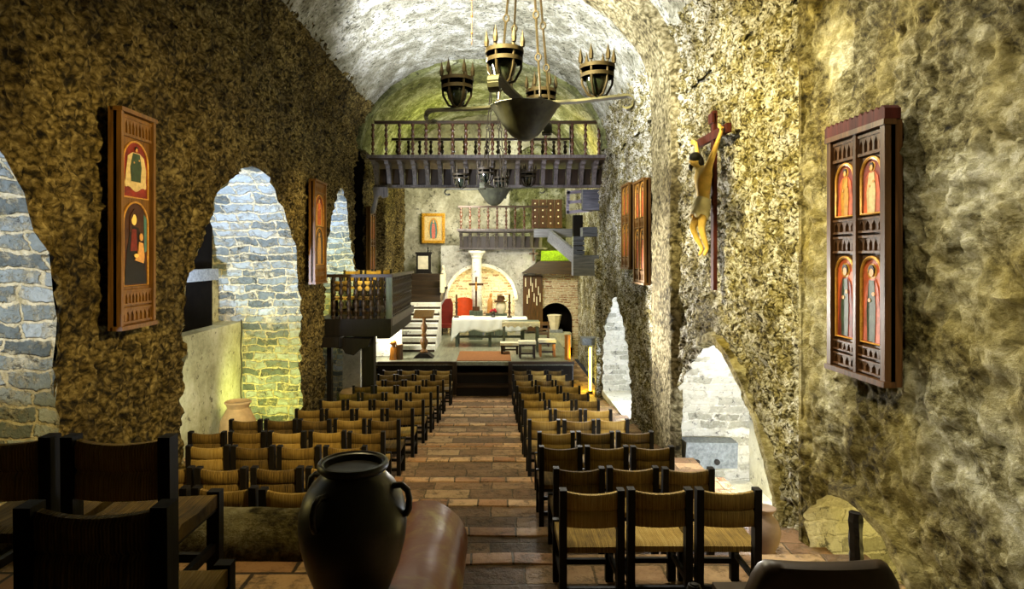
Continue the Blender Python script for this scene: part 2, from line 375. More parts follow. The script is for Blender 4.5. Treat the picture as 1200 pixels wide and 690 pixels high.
# ------------------------------------------------------------------ rough walls with arched openings
def rough(p, amp):
    v = noise.noise_vector(p * 1.3) * .55 + noise.noise_vector(p * 4.1) * .5 + noise.noise_vector(p * 10) * .38 + noise.noise_vector(p * 21) * .2
    return v * amp
def arch_top(op, u):
    t = abs(u - op['c']) / op['w']; t = min(t, 1)
    return op['spring'] + (op['apex'] - op['spring']) * (1 - t ** op.get('p', 2)) ** op.get('q', .5)
def wall(name, O, U, N, u0, u1, zlo, ztop, ops, mat, amp=.07, du=.07, dz=.08, lump=0):
    """wall plane through O along U, facing N; every opening is an arch with its own reveal"""
    O, U, N = Vector(O), Vector(U), Vector(N); Zv = Vector((0, 0, 1))
    bm = B()
    def P(u, z, n=0, a=amp):
        p = O + U * u + Zv * z + N * n
        d = rough(p, a)
        if lump:
            f = noise.voronoi(p * lump + noise.noise_vector(p * 3) * .5)[0]; g = noise.voronoi(p * lump * 2.3)[0]
            d.x += a * (1.0 * (min(.5, f[1] - f[0]) - .25) + .55 * (min(.5, g[1] - g[0]) - .25))
        return p + N * d.x + U * d.y * .45 + Zv * d.z * .45
    cuts = sorted([u0, u1] + [v for o in ops for v in (o['c'] - o['w'], o['c'] + o['w'])])
    for a, b in zip(cuts, cuts[1:]):
        if b - a < 1e-6: continue
        mid = (a + b) / 2; op = next((o for o in ops if abs(mid - o['c']) < o['w']), None)
        us = []; u = a
        while u < b - 1e-6:
            us.append(u); u += du(u) if callable(du) else du
        us.append(b)
        if op: us = [op['c'] - op['w'] * math.cos(PI * i / (len(us) + 8)) for i in range(len(us) + 9)]
        zb = arch_top(op, op['c'] - op['w']) if op else zlo
        n = int((ztop - zb) / dz) + 1
        pr = None
        for u in us:
            lo = arch_top(op, u) if op else zlo
            ring = [bm.verts.new(P(u, lo + (ztop - lo) * k / n)) for k in range(n + 1)]
            if pr:
                for k in range(n): bm.faces.new((pr[k], ring[k], ring[k + 1], pr[k + 1]))
            pr = ring
    bmesh.ops.remove_doubles(bm, verts=bm.verts, dist=.002)
    w = struct(name, bm, mat)
    for i, op in enumerate(ops):
        if not op.get('depth'): continue
        out = []
        nj = int((op['spring'] - op.get('sill', zlo)) / .09) + 1
        for k in range(nj): out.append((op['c'] - op['w'], op.get('sill', zlo) + (op['spring'] - op.get('sill', zlo)) * k / nj))
        na = 44
        for k in range(na + 1):
            u = op['c'] - op['w'] * math.cos(PI * k / na); out.append((u, arch_top(op, u)))
        for k in range(nj): out.append((op['c'] + op['w'], op['spring'] - (op['spring'] - op.get('sill', zlo)) * (k + 1) / nj))
        bm = B(); nd = int(op['depth'] / .09); pr = None
        for (u, z) in out:
            ring = [bm.verts.new(P(u, z, -op['depth'] * k / nd, amp * (1 if k == 0 else .55))) for k in range(nd + 1)]
            if pr:
                for k in range(nd): bm.faces.new((pr[k], ring[k], ring[k + 1], pr[k + 1]))
            pr = ring
        struct('wall_' + op['name'] + '_reveal', bm, op['mat'])
        bm = B(); d = op['depth'] - .02; pr = None; nu = int(2 * op['w'] / .12) + 2
        for k in range(nu + 1):
            u = op['c'] - op['w'] - .15 + (2 * op['w'] + .3) * k / nu; nz = int((op['apex'] + .3 - zlo) / .12)
            ring = [bm.verts.new(P(u, zlo + (op['apex'] + .3 - zlo) * j / nz, -d, amp * .5)) for j in range(nz + 1)]
            if pr:
                for j in range(nz): bm.faces.new((pr[j], ring[j], ring[j + 1], pr[j + 1]))
            pr = ring
        struct('wall_' + op['name'] + '_back', bm, op['back'])
    return w
XL, XR, ZT = -3.7, 3.0, 3.0
Y = (0, 1, 0)
duf = lambda u: max(.028, min(.12, .0055 * u))
opsL = [dict(name='alcove_1', c=3.6, w=1.78, spring=-1.3, apex=1.45, depth=1.9, mat=M['brick'], back=M['brick_y']),
        dict(name='alcove_2', c=9.78, w=2.28, spring=-.9, apex=1.38, p=1.7, q=.62, depth=1.6, mat=M['brick'], back=M['plaster_grey']),
        dict(name='alcove_3', c=15.2, w=1.45, spring=-.4, apex=1.66, p=1.5, q=.8, depth=1.6, mat=M['brick'], back=M['brick_y']),
        dict(name='side_passage_3', c=17.28, w=.56, spring=2.5, apex=2.9, depth=1.6, mat=M['void_shade'], back=M['void_shade']),
        dict(name='side_passage_1', c=20.3, w=.95, spring=1.0, apex=1.9, depth=1.5, mat=M['left'], back=M['void_shade']),
        dict(name='side_passage_2', c=23.9, w=.75, spring=.7, apex=1.75, p=1.4, q=.8, depth=1.5, mat=M['left'], back=M['void_shade'])]
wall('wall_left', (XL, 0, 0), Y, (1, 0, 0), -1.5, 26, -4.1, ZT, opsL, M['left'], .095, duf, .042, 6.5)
opsR = [dict(name='niche_1', c=5.1, w=.78, spring=-2.5, apex=-2.02, depth=.9, mat=M['white_brick'], back=M['white_brick']),
        dict(name='niche_2', c=8.62, w=1.93, spring=-2.75, apex=-1.22, p=1.6, q=.7, depth=1.25, mat=M['white_brick'], back=M['white_plaster']),
        dict(name='niche_3', c=15.8, w=1.75, spring=-2.6, apex=-1.02, p=1.5, q=.75, depth=.9, mat=M['white_brick'], back=M['white_plaster'])]
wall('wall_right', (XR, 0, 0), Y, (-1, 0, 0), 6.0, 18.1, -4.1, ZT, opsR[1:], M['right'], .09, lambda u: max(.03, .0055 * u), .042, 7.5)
wall('wall_right_near', (XR - .1, 0, 0), Y, (-1, 0, 0), -1.5, 6.0, -4.1, ZT, opsR[:1], M['near'], .075, .028, .032, 4.5)
bm = B(); box(bm, XR - .1, XR + .1, 5.98, 6.03, -4, 3); struct('trim_1', bm, M['near'])
wall('wall_right_far', (XR + .3, 0, 0), Y, (-1, 0, 0), 18.0, 26, -4.1, 3.2, [], M['right'], .06, .12, .12)
bm = B(); box(bm, XR, XR + .4, 18.05, 18.15, -4, 3.2); struct('trim_2', bm, M['right'])
# plaster surrounds of the two low arches
for nm, op, xx, o0, o1, m in (('trim_3', opsR[1], XR, .0, .2, M['near']), ('trim_4', opsR[0], XR - .1, 0, .16, M['near'])):
    bm = B(); pr = None
    for k in range(50):
        t = PI * (k / 49); u = op['c'] - op['w'] * math.cos(t); z = arch_top(op, u)
        if k == 0: z -= .9
        q = Vector((u - op['c'], z - op['spring'] + .4)).normalized()
        if u > op['c'] + op['w'] * .3: break
        ring = []
        for s in range(5):
            f = s / 4; p = Vector((xx, u + q.x * (o1 * f), z + q.y * o1 * f)); d = rough(p, .03)
            ring.append(bm.verts.new(p + Vector((-.075 + d.x + (.13 if s in (0, 4) else 0), d.y, d.z))))
        if pr:
            for s in range(4): bm.faces.new((pr[s], ring[s], ring[s + 1], pr[s + 1]))
        pr = ring
    struct(nm, bm, m)
# pilaster and the broken rib that springs from it
VCX, VA, VR, VZ = -.35, 3.36, 2.42, 2.88
def vault_p(th, y, off=0, A=VA, R=VR, c=VCX, z=VZ): return Vector((c + (A - off) * math.cos(th), y, z + (R - off) * math.sin(th)))
bm = B(); pr = None
for i in range(80):
    z = -4.1 + (VZ + 4.1) * i / 79; ring = []
    for j in range(13):
        u = 10.2 + (11.7 - 10.2) * j / 12; n = .13 * min(1, min(j, 12 - j) / 1.0)
        p = Vector((XR - n + (.03 if n == 0 else 0), u, z)); d = rough(p, .05); ring.append(bm.verts.new(p + d))
    if pr:
        for j in range(12): bm.faces.new((pr[j], pr[j + 1], ring[j + 1], ring[j]))
    pr = ring
for i in range(26):
    th = .02 + .92 * i / 25; ring = []
    for j in range(13):
        u = 10.2 + (11.7 - 10.2) * j / 12 ; n = (.16 * min(1, min(j, 12 - j)) if i < 25 else 0)
        p = vault_p(th, u, n - (.03 if n == 0 else 0)); ring.append(bm.verts.new(p + rough(p, .05)))
    for j in range(12): bm.faces.new((pr[j], pr[j + 1], ring[j + 1], ring[j]))
    pr = ring
struct('trim_5', bm, M['rib'])
# vaults
def vault(name, y0, y1, mat, A, R, c, z, amp=.05, th0=-.04, th1=PI + .04, dy=.13, n=90, lump=0):
    bm = B(); pr = None; y = y0
    while True:
        ring = []
        for k in range(n + 1):
            th = th0 + (th1 - th0) * k / n; p = vault_p(th, y, 0, A, R, c, z); d = rough(p, amp)
            if lump:
                f = noise.voronoi(p * lump + noise.noise_vector(p * 3) * .5)[0]; d += Vector((-math.cos(th), 0, -math.sin(th))) * (amp * 1.2 * (min(.5, f[1] - f[0]) - .25))
            ring.append(bm.verts.new(p + d))
        if pr:
            for k in range(n): bm.faces.new((pr[k], pr[k + 1], ring[k + 1], ring[k]))
        pr = ring
        if y >= y1: break
        y = min(y1, y + (dy(y) if callable(dy) else dy))
    return struct(name, bm, mat)
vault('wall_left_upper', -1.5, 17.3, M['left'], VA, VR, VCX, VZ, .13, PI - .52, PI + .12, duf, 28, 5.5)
vault('wall_right_upper', -1.5, 17.3, M['right'], VA, VR, VCX, VZ, .11, -.14, .34, duf, 20, 6.5)
vault('ceiling', -1.5, 17.3, M['vault'], VA, VR, VCX, VZ, .05, .3, PI - .48)
vault('ceiling_apse', 17.2, 26.2, M['moss'], 3.75, 2.9, -.2, 2.9, .09)
bm = B(); pr = None
for k in range(61):
    th = PI * k / 60; ring = []
    for off, y in ((-.5, 17.28), (0, 17.3), (.10, 17.25), (.10, 16.95), (-.03, 16.9)):
        p = vault_p(th, y, off); ring.append(bm.verts.new(p + rough(p, .03)))
    if pr:
        for j in range(4): bm.faces.new((pr[j], pr[j + 1], ring[j + 1], ring[j]))
    pr = ring
struct('trim_6', bm, M['moss'])
# end walls
wall('wall_back', (0, 25.9, 0), (1, 0, 0), (0, -1, 0), -4.0, 4.0, -4.1, 6.2, [dict(name='upper_arch', c=1.75, w=1.15, spring=3.0, apex=4.6, sill=2.2, depth=.5, mat=M['moss'], back=M['moss'])], M['back'], .08, .12, .12)
wall('wall_front', (0, -1.5, 0), (1, 0, 0), (0, 1, 0), -4.2, 3.6, -4.1, 5.6, [], M['left'], .05, .3, .3)
# apse block with its big arched niche, the brick oven bay beside it
wall('wall_apse', (0, 25.2, 0), (1, 0, 0), (0, -1, 0), -2.15, 1.62, -3.1, .42, [dict(name='apse_niche', c=-.55, w=1.33, spring=-1.75, apex=-.42, depth=.65, mat=M['apse'], back=M['apse'])], M['apse_plaster'], .012, .08, .1)
bm = B(); pr = None
for k in range(41):
    th = PI * k / 40; ring = []
    for off, y in ((0, 25.22), (0, 25.12), (.13, 25.12), (.13, 25.22)):
        ring.append(bm.verts.new((-.55 - (1.33 + off) * math.cos(th), y, -1.75 + (1.33 + off) * math.sin(th))))
    if pr:
        for j in range(3): bm.faces.new((pr[j], pr[j + 1], ring[j + 1], ring[j]))
    pr = ring
struct('trim_7', bm, M['white_plaster'])
wall('wall_oven', (0, 25.15, 0), (1, 0, 0), (0, -1, 0), 1.6, 3.35, -4.1, -.55, [dict(name='oven', c=2.42, w=.66, spring=-2.55, apex=-1.86, sill=-3.0, depth=.7, mat=M['void_shade'], back=M['void_shade'])], M['red_brick'], .03, .08, .08)
# ------------------------------------------------------------------ chapel fittings
bm = B(); box(bm, -5.4, -4.82, 7.4, 12.15, -3.6, -1.24)
for v in bm.verts: v.co += rough(v.co, .02)
tag(obj('plaster_ledge', bm, M['plaster_grey'], None, bevel=.03), 'waist-high plastered ledge inside the tall lit arch', 'ledge', None, 'structure')
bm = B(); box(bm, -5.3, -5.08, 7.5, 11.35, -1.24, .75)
tag(obj('wall_alcove_painted_opening', bm, M['void_shade']), None, None, None, 'structure')  # solid box painted near-black in place of a dark recess
bm = B(); box(bm, -5.3, -4.9, 9.6, 11.2, -.42, -.22)
tag(obj('stone_lintel', bm, M['grey_stone'], None, bevel=.02), 'grey stone beam across the dark opening over the plastered ledge', 'beam', None, 'structure')
bm = B(); tube(bm, [(-4.84, 12.0, .1 - .35 * i) + Vector((.02 * math.sin(i), -.03 * i * .3, 0)) if False else Vector((-4.80 + .015 * math.sin(i * 1.7), 11.95, -1.2 - .2 * i)) for i in range(10)], .011, 6)
tag(obj('cable', bm, M['cable']), 'thin black cable down the edge of the plastered ledge', 'cable')
# cut stone with two holes, in the low white arch
bm = B(); c = at(836, 534, 10.1); box(bm, c.x - .44, c.x + .40, 10.12, 10.4, c.z - .22, c.z + .22)
for v in bm.verts: v.co += rough(v.co * 2, .04)
st = tag(obj('cut_stone_block', bm, M['grey_stone'], None, bevel=.04), 'blue-grey stone block with two drilled holes in the low white arch', 'stone')
for dx in (-.26, .06):
    bm = B(); tube(bm, [(c.x + dx, 10.14, c.z - .1), (c.x + dx, 10.085, c.z - .1)], .045, 12); obj('drilled_hole', bm, M['p_dark'], st)
# ------------------------------------------------------------------ rush chairs
def make_chair():
    r = thing('rush_chair', 'x', 'chair')
    W = .468
    for s in (-1, 1):
        x = s * (W / 2 - .034)
        bm = B(); bar(bm, (x, .0, 0), (x, -.012, .86), .068, .05); obj('rear_post', bm, M['black_wood'], r, bevel=.006)
        bm = B(); box(bm, x - .03, x + .03, .395, .445, 0, .475); obj('front_leg', bm, M['black_wood'], r, bevel=.006)
        bm = B(); box(bm, x - .014, x + .014, .02, .41, .19, .23); obj('stretcher', bm, M['black_wood'], r, bevel=.004)
        bm = B(); box(bm, x - .018, x + .018, .02, .41, .385, .42); obj('seat_rail', bm, M['black_wood'], r, bevel=.004)
    for y in (.0, .42):
        bm = B(); box(bm, -W / 2 + .05, W / 2 - .05, y - .014, y + .016, .13, .17); obj('stretcher', bm, M['black_wood'], r, bevel=.004)
    bm = B(); n = 10; pr = None
    for i in range(n + 1):
        u = -W / 2 + .012 + (W - .024) * i / n; t = abs(2 * i / n - 1)
        zt = .452 + .012 * t; ys = (.03, .06, .22, .39, .425)
        ring = [bm.verts.new((u if 0 < k < 6 else u, y, z)) for k, (y, z) in enumerate(((.02, .40), (.02, .44), (.06, zt), (.22, zt - .012), (.39, zt), (.43, .44), (.43, .40)))]
        if pr:
            for k in range(6): bm.faces.new((pr[k], pr[k + 1], ring[k + 1], ring[k]))
            bm.faces.new((pr[6], pr[0], ring[0], ring[6]))
        else: bm.faces.new(ring[::-1])
        pr = ring
    bm.faces.new(pr); obj('seat', bm, M['rush'], r, True)
    bm = B(); pr = None; n = 12
    for i in range(n + 1):
        u = -W / 2 + .05 + (W - .10) * i / n; t = 2 * i / n - 1; q = 1 - t * t
        yb = -.03 * q - .004; top = .842 - .014 * q
        prof = [(.60, .017), (.61, .026), (.70, .022), (.716, .008), (.732, .022), (top - .02, .026), (top, .014)]
        ring = [bm.verts.new((u, yb - h, z)) for z, h in prof] + [bm.verts.new((u, yb + h, z)) for z, h in prof[::-1]]
        m = len(ring)
        if pr:
            for k in range(m): bm.faces.new((pr[k], pr[(k + 1) % m], ring[(k + 1) % m], ring[k]))
        else: bm.faces.new(ring[::-1])
        pr = ring
    bm.faces.new(pr); obj('back_panel', bm, M['rush'], r, True)
    return r
CHAIR = make_chair(); used = [False]
def chair(x, y, z, label, group, rz=0):
    c = CHAIR if not used[0] else dup(CHAIR); used[0] = True
    c.location = (x, y, z); c.rotation_euler = (0, 0, rz); c['label'] = label
    if group: c['group'] = group
    return c
ORD = ['back', 'second', 'third', 'fourth', 'fifth', 'sixth', 'seventh', 'eighth', 'ninth', 'tenth', 'eleventh', 'front']
rowname = lambda k: 'back row' if k == 0 else 'front row' if k == 11 else ORD[k] + ' row from the back'
RX = [.44, .50, .45, .50, .45, .45, .47, .46, .45, .45, .44, .46]
LX = [-1.18, -1.2, -1.33, -1.32, -1.31, -1.29, -1.26, -1.25, -1.21, -1.2, -1.13, -1.19]
LN = [3, 4, 4, 5, 5, 4, 4, 4, 4, 4, 4, 4]
for k in range(12):
    for i in range(3):
        chair(RX[k] + .235 + i * .478 + random.uniform(-.004, .004), ROWD[k] + random.uniform(-.02, .02), ROWZ[k],
              'rush-backed chair, crucifix side of the aisle, %s, %s' % (rowname(k), ('at the aisle', 'middle', 'at the wall end')[i]), 'rush chairs on the crucifix side of the aisle', random.uniform(-.012, .012))
    for i in range(LN[k]):
        chair(LX[k] - .235 - i * .48 + random.uniform(-.004, .004), ROWD[k] + .02 + random.uniform(-.02, .02), ROWZ[k],
              'rush-backed chair, gallery side of the aisle, %s, %s' % (rowname(k), ('at the aisle', 'second from the aisle', 'third from the aisle', 'fourth from the aisle', 'fifth from the aisle')[i]), 'rush chairs on the gallery side of the aisle', random.uniform(-.012, .012))
# platform chairs close to the viewer
chair(-1.19, 1.9, PZ, 'dark rush chair on the tiled platform, closest of the platform chairs to the viewer', 'dark chairs on the platform', .01)
chair(-1.55, 2.62, PZ, 'dark rush chair on the tiled platform with its seat toward the rounded stone curb', 'dark chairs on the platform', -.01)
chair(-2.04, 2.62, PZ, 'dark rush chair on the tiled platform, cut by the edge of the picture', 'dark chairs on the platform', .01)
# ------------------------------------------------------------------ curb, black jar, plinth
def curb(bm, pts, hw, h, z0):
    pr = None; n = len(pts)
    for i, (x, y) in enumerate(pts):
        a = Vector(pts[max(i - 1, 0)]); b = Vector(pts[min(i + 1, n - 1)]); d = (b - a).normalized(); s = Vector((d.y, -d.x))
        ring = []
        for k in range(15):
            t = PI * k / 14; e = Vector((x, y)) + s * (hw * math.copysign(abs(math.cos(t)) ** .9, math.cos(t)))
            p = Vector((e.x, e.y, z0 + h * math.sin(t) ** .95 if 0 < k < 14 else z0)); ring.append(bm.verts.new(p + rough(p, .02)))
        if pr:
            for k in range(14): bm.faces.new((pr[k], pr[k + 1], ring[k + 1], ring[k]))
        else: bm.faces.new(ring[::-1])
        pr = ring
    bm.faces.new(pr); return bm
bm = B(); curb(bm, [(-5.6 + .13 * i, 3.5) for i in range(38)], .19, .215, PZ - .02)
struct('trim_8', bm, M['near'], True, 'low rounded masonry curb along the front of the platform')
t = NT('polished_red_stone', .3, 0, .5)
f = t.noise(scale=2.6, detail=5, dist=.5)
M['curb'] = t.done(t.ramp(f, [(.36, '#a39460'), (.45, '#83633c'), (.53, '#6f3d20')]), t.bump(f, .3, .02))
bm = B(); curb(bm, [(-.41, 3.60 - .1 * i) for i in range(22)], .25, .225, PZ - .03)
struct('trim_9', bm, M['curb'], True, 'low rounded reddish curb along the aisle side of the platform')
J = at(414, 600, 2.6); J.z = PZ + .06
bm = B(); lathe(bm, [(0, 0), (.24, 0), (.255, .02), (.25, .05), (.20, .065), (0, .066)], 28)
tag(obj('stone_disc', bm, M['grey_stone'], None, True, loc=(J.x, J.y, PZ)), 'round dark stone disc under the big black jar', 'plinth')
jar = thing('clay_jar', 'big black glazed jar with three small handles standing at the curb', 'jar', (J.x, J.y, J.z + .005))
H = .69
prof = [(0, 0), (.085, 0), (.09, .02), (.115, .08), (.152, .18), (.19, .28), (.212, .37), (.219, .43), (.217, .49), (.2, .55), (.17, .6), (.14, .63), (.125, .645), (.122, .66), (.135, .672), (.14, .682), (.132, .69), (.118, .684), (.112, .66), (.125, .63), (.165, .58), (.195, .5), (.2, .42), (.15, .27), (.08, .05), (0, .04)]
bm = B(); lathe(bm, prof, 48); obj('body', bm, M['black_clay'], jar, True)
for ang in (-.15, 2.65, 4.25):
    bm = B(); d = Vector((math.cos(ang), math.sin(ang), 0))
    pts = [d * r + Vector((0, 0, z)) for r, z in ((.17, .60), (.205, .605), (.23, .585), (.238, .55), (.235, .51), (.225, .49), (.205, .485))]
    tube(bm, pts, .014, 8); obj('handle', bm, M['black_clay'], jar, True)
bm = B(); lathe(bm, [(.13, .655), (.143, .668), (.146, .68), (.14, .692), (.13, .694), (.124, .684), (.124, .66)], 48)
obj('rim', bm, M['black_clay'], jar, True)
# pale jar in the lit chapel
p = at(279, 478, 10.35)
cj = thing('clay_jar', 'pale clay jar in the tall lit arch behind the rush chairs', 'jar', (p.x, p.y, floor_z(10.35)))
bm = B(); lathe(bm, [(0, 0), (.16, 0), (.24, .2), (.29, .45), (.27, .62), (.2, .76), (.165, .82), (.19, .88), (.205, .91), (.19, .915), (.15, .83), (.2, .6), (.2, .3), (0, .1)], 32); obj('body', bm, M['clay'], cj, True)
bm = B(); lathe(bm, [(.175, .87), (.208, .895), (.212, .91), (.2, .925), (.185, .915), (.17, .88)], 32); obj('rim', bm, M['clay'], cj, True)
# pinkish jar behind the right chairs, with a dark jar behind it
pj = thing('clay_jar', 'small pinkish jar on the floor by the wall beside the low white arch', 'jar', (2.48, 5.8, floor_z(5.8)))
bm = B(); lathe(bm, [(0, 0), (.08, 0), (.125, .1), (.14, .19), (.115, .28), (.07, .33), (.066, .35), (.09, .39), (.075, .39), (.06, .34), (0, .3)], 28); obj('body', bm, M['pink_clay'], pj, True)
bm = B(); lathe(bm, [(.07, .38), (.095, .39), (.097, .40), (.088, .405), (.07, .40)], 28); obj('rim', bm, M['pink_clay'], pj, True)
# ------------------------------------------------------------------ leather armchair, rough post
ac = thing('leather_armchair', 'brown leather armchair with dark wooden arms behind the back row of chairs', 'armchair', (1.66, 3.2, -2.4))
bm = B(); pr = None
for i in range(25):
    t = i / 24; u = -.38 + .76 * t; e = abs(2 * t - 1); top = .875 - .17 * max(0, (e - .72) / .28) ** 2.2; yb = -.05 * (1 - e * e)
    ring = [bm.verts.new((u, yb + y, z)) for y, z in ((-.05, .3), (-.06, top - .08), (-.045, top - .02), (0, top), (.045, top - .02), (.05, top - .1), (.04, .3))]
    if pr:
        for k in range(7): bm.faces.new((pr[k], pr[(k + 1) % 7], ring[(k + 1) % 7], ring[k]))
    else: bm.faces.new(ring[::-1])
    pr = ring
bm.faces.new(pr); obj('backrest', bm, M['leather'], ac, True)
bm = B(); box(bm, -.36, .36, .03, .58, .34, .45); obj('seat', bm, M['leather'], ac, True, .03)
for s in (-1, 1):
    bm = B(); tube(bm, [(s * .36, .0, .46), (s * .43, .3, .44), (s * .47, .55, .4)], .028, 10); obj('armrest', bm, M['black_wood'], ac, True)
    bm = B(); lathe(bm, [(0, 0), (.03, 0), (.026, .15), (.04, .3), (.028, .45), (.036, .38), (.045, .41), (.035, .44), (0, .45)], 14, (s * .47, .57, 0)); obj('arm_post', bm, M['black_wood'], ac, True)
    bm = B(); bar(bm, (s * .37, -.02, 0), (s * .37, -.02, .46), .05, .05); obj('leg', bm, M['black_wood'], ac)
    bm = B(); bar(bm, (s * .38, .55, .3), (s * .47, .57, .3), .04, .04); obj('stretcher', bm, M['black_wood'], ac)
p = at(1003, 600, 4.95)
bm = B(); pts = []
fz = floor_z(4.95)
tube(bm, [(p.x, 4.95, fz + (p.z - fz) * i / 14) for i in range(15)], [.052 + .006 * noise.noise((i * .9, 3, 1)) for i in range(15)], 8)
for v in bm.verts: v.co += rough(v.co * 2, .016)
tag(obj('wooden_post', bm, M['black_wood']), 'rough black wooden post in front of the small lit arch behind the leather armchair', 'post')
# ------------------------------------------------------------------ painted panels on the walls
def arch_poly(u0, u1, z0, z1, n=14):
    r = (u1 - u0) / 2; c = (u0 + u1) / 2; zs = z1 - r
    return [(u0, z0), (u1, z0)] + [(c + r * math.cos(PI * k / n), zs + r * math.sin(PI * k / n)) for k in range(n + 1)]
fnp = lambda u, v, d: (u, -d, v)
def flat(name, poly, mat, parent, d0, d1):
    bm = B(); prism(bm, poly, fnp, d0, d1); return obj(name, bm, mat, parent)
def oval(c, z, rx, rz, n=18): return [(c + rx * math.cos(2 * PI * k / n), z + rz * math.sin(2 * PI * k / n)) for k in range(n)]
def saint(pic, c, z0, h, w, robe, mantle, d, halo=True, pose=0):
    hz = z0 + h * .87
    if halo: flat('halo', oval(c, hz, h * .1, h * .1), M['p_gold'], pic, d, d + .002)
    flat('mantle', [(c - w * .42, z0), (c + w * .38, z0), (c + w * .40, z0 + h * .35), (c + w * .3, z0 + h * .68), (c + w * .14, z0 + h * .78), (c - w * .14, z0 + h * .78), (c - w * .32, z0 + h * .66), (c - w * .36, z0 + h * .4)], mantle, pic, d, d + .004)
    flat('robe', [(c - w * .2, z0), (c + w * .16, z0), (c + w * .2, z0 + h * .4), (c + w * .13, z0 + h * .76), (c - w * .13, z0 + h * .76), (c - w * .24, z0 + h * .38)], robe, pic, d + .002, d + .007)
    flat('face', oval(c, hz, h * .048, h * .066), M['skin_dark'], pic, d + .003, d + .009)
    flat('hair', [(c - h * .055, hz - h * .02), (c - h * .058, hz + h * .04), (c - h * .03, hz + h * .078), (c + h * .03, hz + h * .078), (c + h * .058, hz + h * .04), (c + h * .055, hz - h * .02), (c + h * .042, hz + h * .02), (c, hz + h * .045), (c - h * .042, hz + h * .02)], M['hair'], pic, d + .004, d + .011)
    for s in (-1, 1):
        flat('hand', oval(c + s * w * .1, z0 + h * (.55 + .04 * s), h * .03, h * .026, 10), M['skin_dark'], pic, d + .004, d + .010)
def mother(pic, c, z0, h, w, d):
    flat('robe', [(c - w * .45, z0), (c + w * .45, z0), (c + w * .36, z0 + h * .4), (c + w * .12, z0 + h * .72), (c - w * .2, z0 + h * .74), (c - w * .36, z0 + h * .4)], M['p_dark'], pic, d, d + .004)
    flat('bodice', [(c - w * .22, z0 + h * .42), (c + w * .06, z0 + h * .42), (c + w * .02, z0 + h * .7), (c - w * .16, z0 + h * .7)], M['p_red'], pic, d + .002, d + .006)
    flat('face', oval(c - w * .08, z0 + h * .82, w * .1, h * .07), M['skin'], pic, d + .002, d + .008)
    flat('veil', [(c - w * .26, z0 + h * .66), (c - w * .24, z0 + h * .86), (c - w * .08, z0 + h * .96), (c + w * .1, z0 + h * .88), (c + w * .06, z0 + h * .84), (c - w * .08, z0 + h * .9), (c - w * .19, z0 + h * .82), (c - w * .19, z0 + h * .66)], M['p_brown'], pic, d + .003, d + .009)
    flat('child', [(c - w * .06, z0 + h * .3), (c + w * .3, z0 + h * .26), (c + w * .34, z0 + h * .34), (c + w * .28, z0 + h * .52), (c + w * .12, z0 + h * .54), (c + w * .06, z0 + h * .38)], M['skin_dark'], pic, d + .005, d + .012)
    flat('child_head', oval(c + w * .2, z0 + h * .60, w * .07, h * .05), M['skin_dark'], pic, d + .006, d + .013)
    flat('hand', oval(c + w * .0, z0 + h * .36, w * .09, h * .025), M['skin'], pic, d + .007, d + .013)
    flat('drape', [(c + w * .36, z0 + h * .4), (c + w * .46, z0 + h * .42), (c + w * .46, z0 + h * .85), (c + w * .34, z0 + h * .9)], M['p_blue'], pic, d + .001, d + .003)
def band(parent, u0, u1, z0, z1, n, d, mats):
    """carved strip: a ledge above and below a row of pointed arches"""
    bm = B(); h = z1 - z0; w = (u1 - u0) / n
    for zz in (z0, z1 - h * .14): prism(bm, [(u0, zz), (u1, zz), (u1, zz + h * .14), (u0, zz + h * .14)], fnp, d - .005, d + .022)
    for k in range(n):
        a = u0 + w * k; q = w * .18
        prism(bm, [(a, z0 + h * .14), (a + q, z0 + h * .14), (a + q, z0 + h * .5), (a + w / 2, z0 + h * .78), (a + w - q, z0 + h * .5), (a + w - q, z0 + h * .14), (a + w, z0 + h * .14), (a + w, z0 + h * .86), (a, z0 + h * .86)], fnp, d - .004, d + .012)
    obj('carved_band', bm, mats, parent)
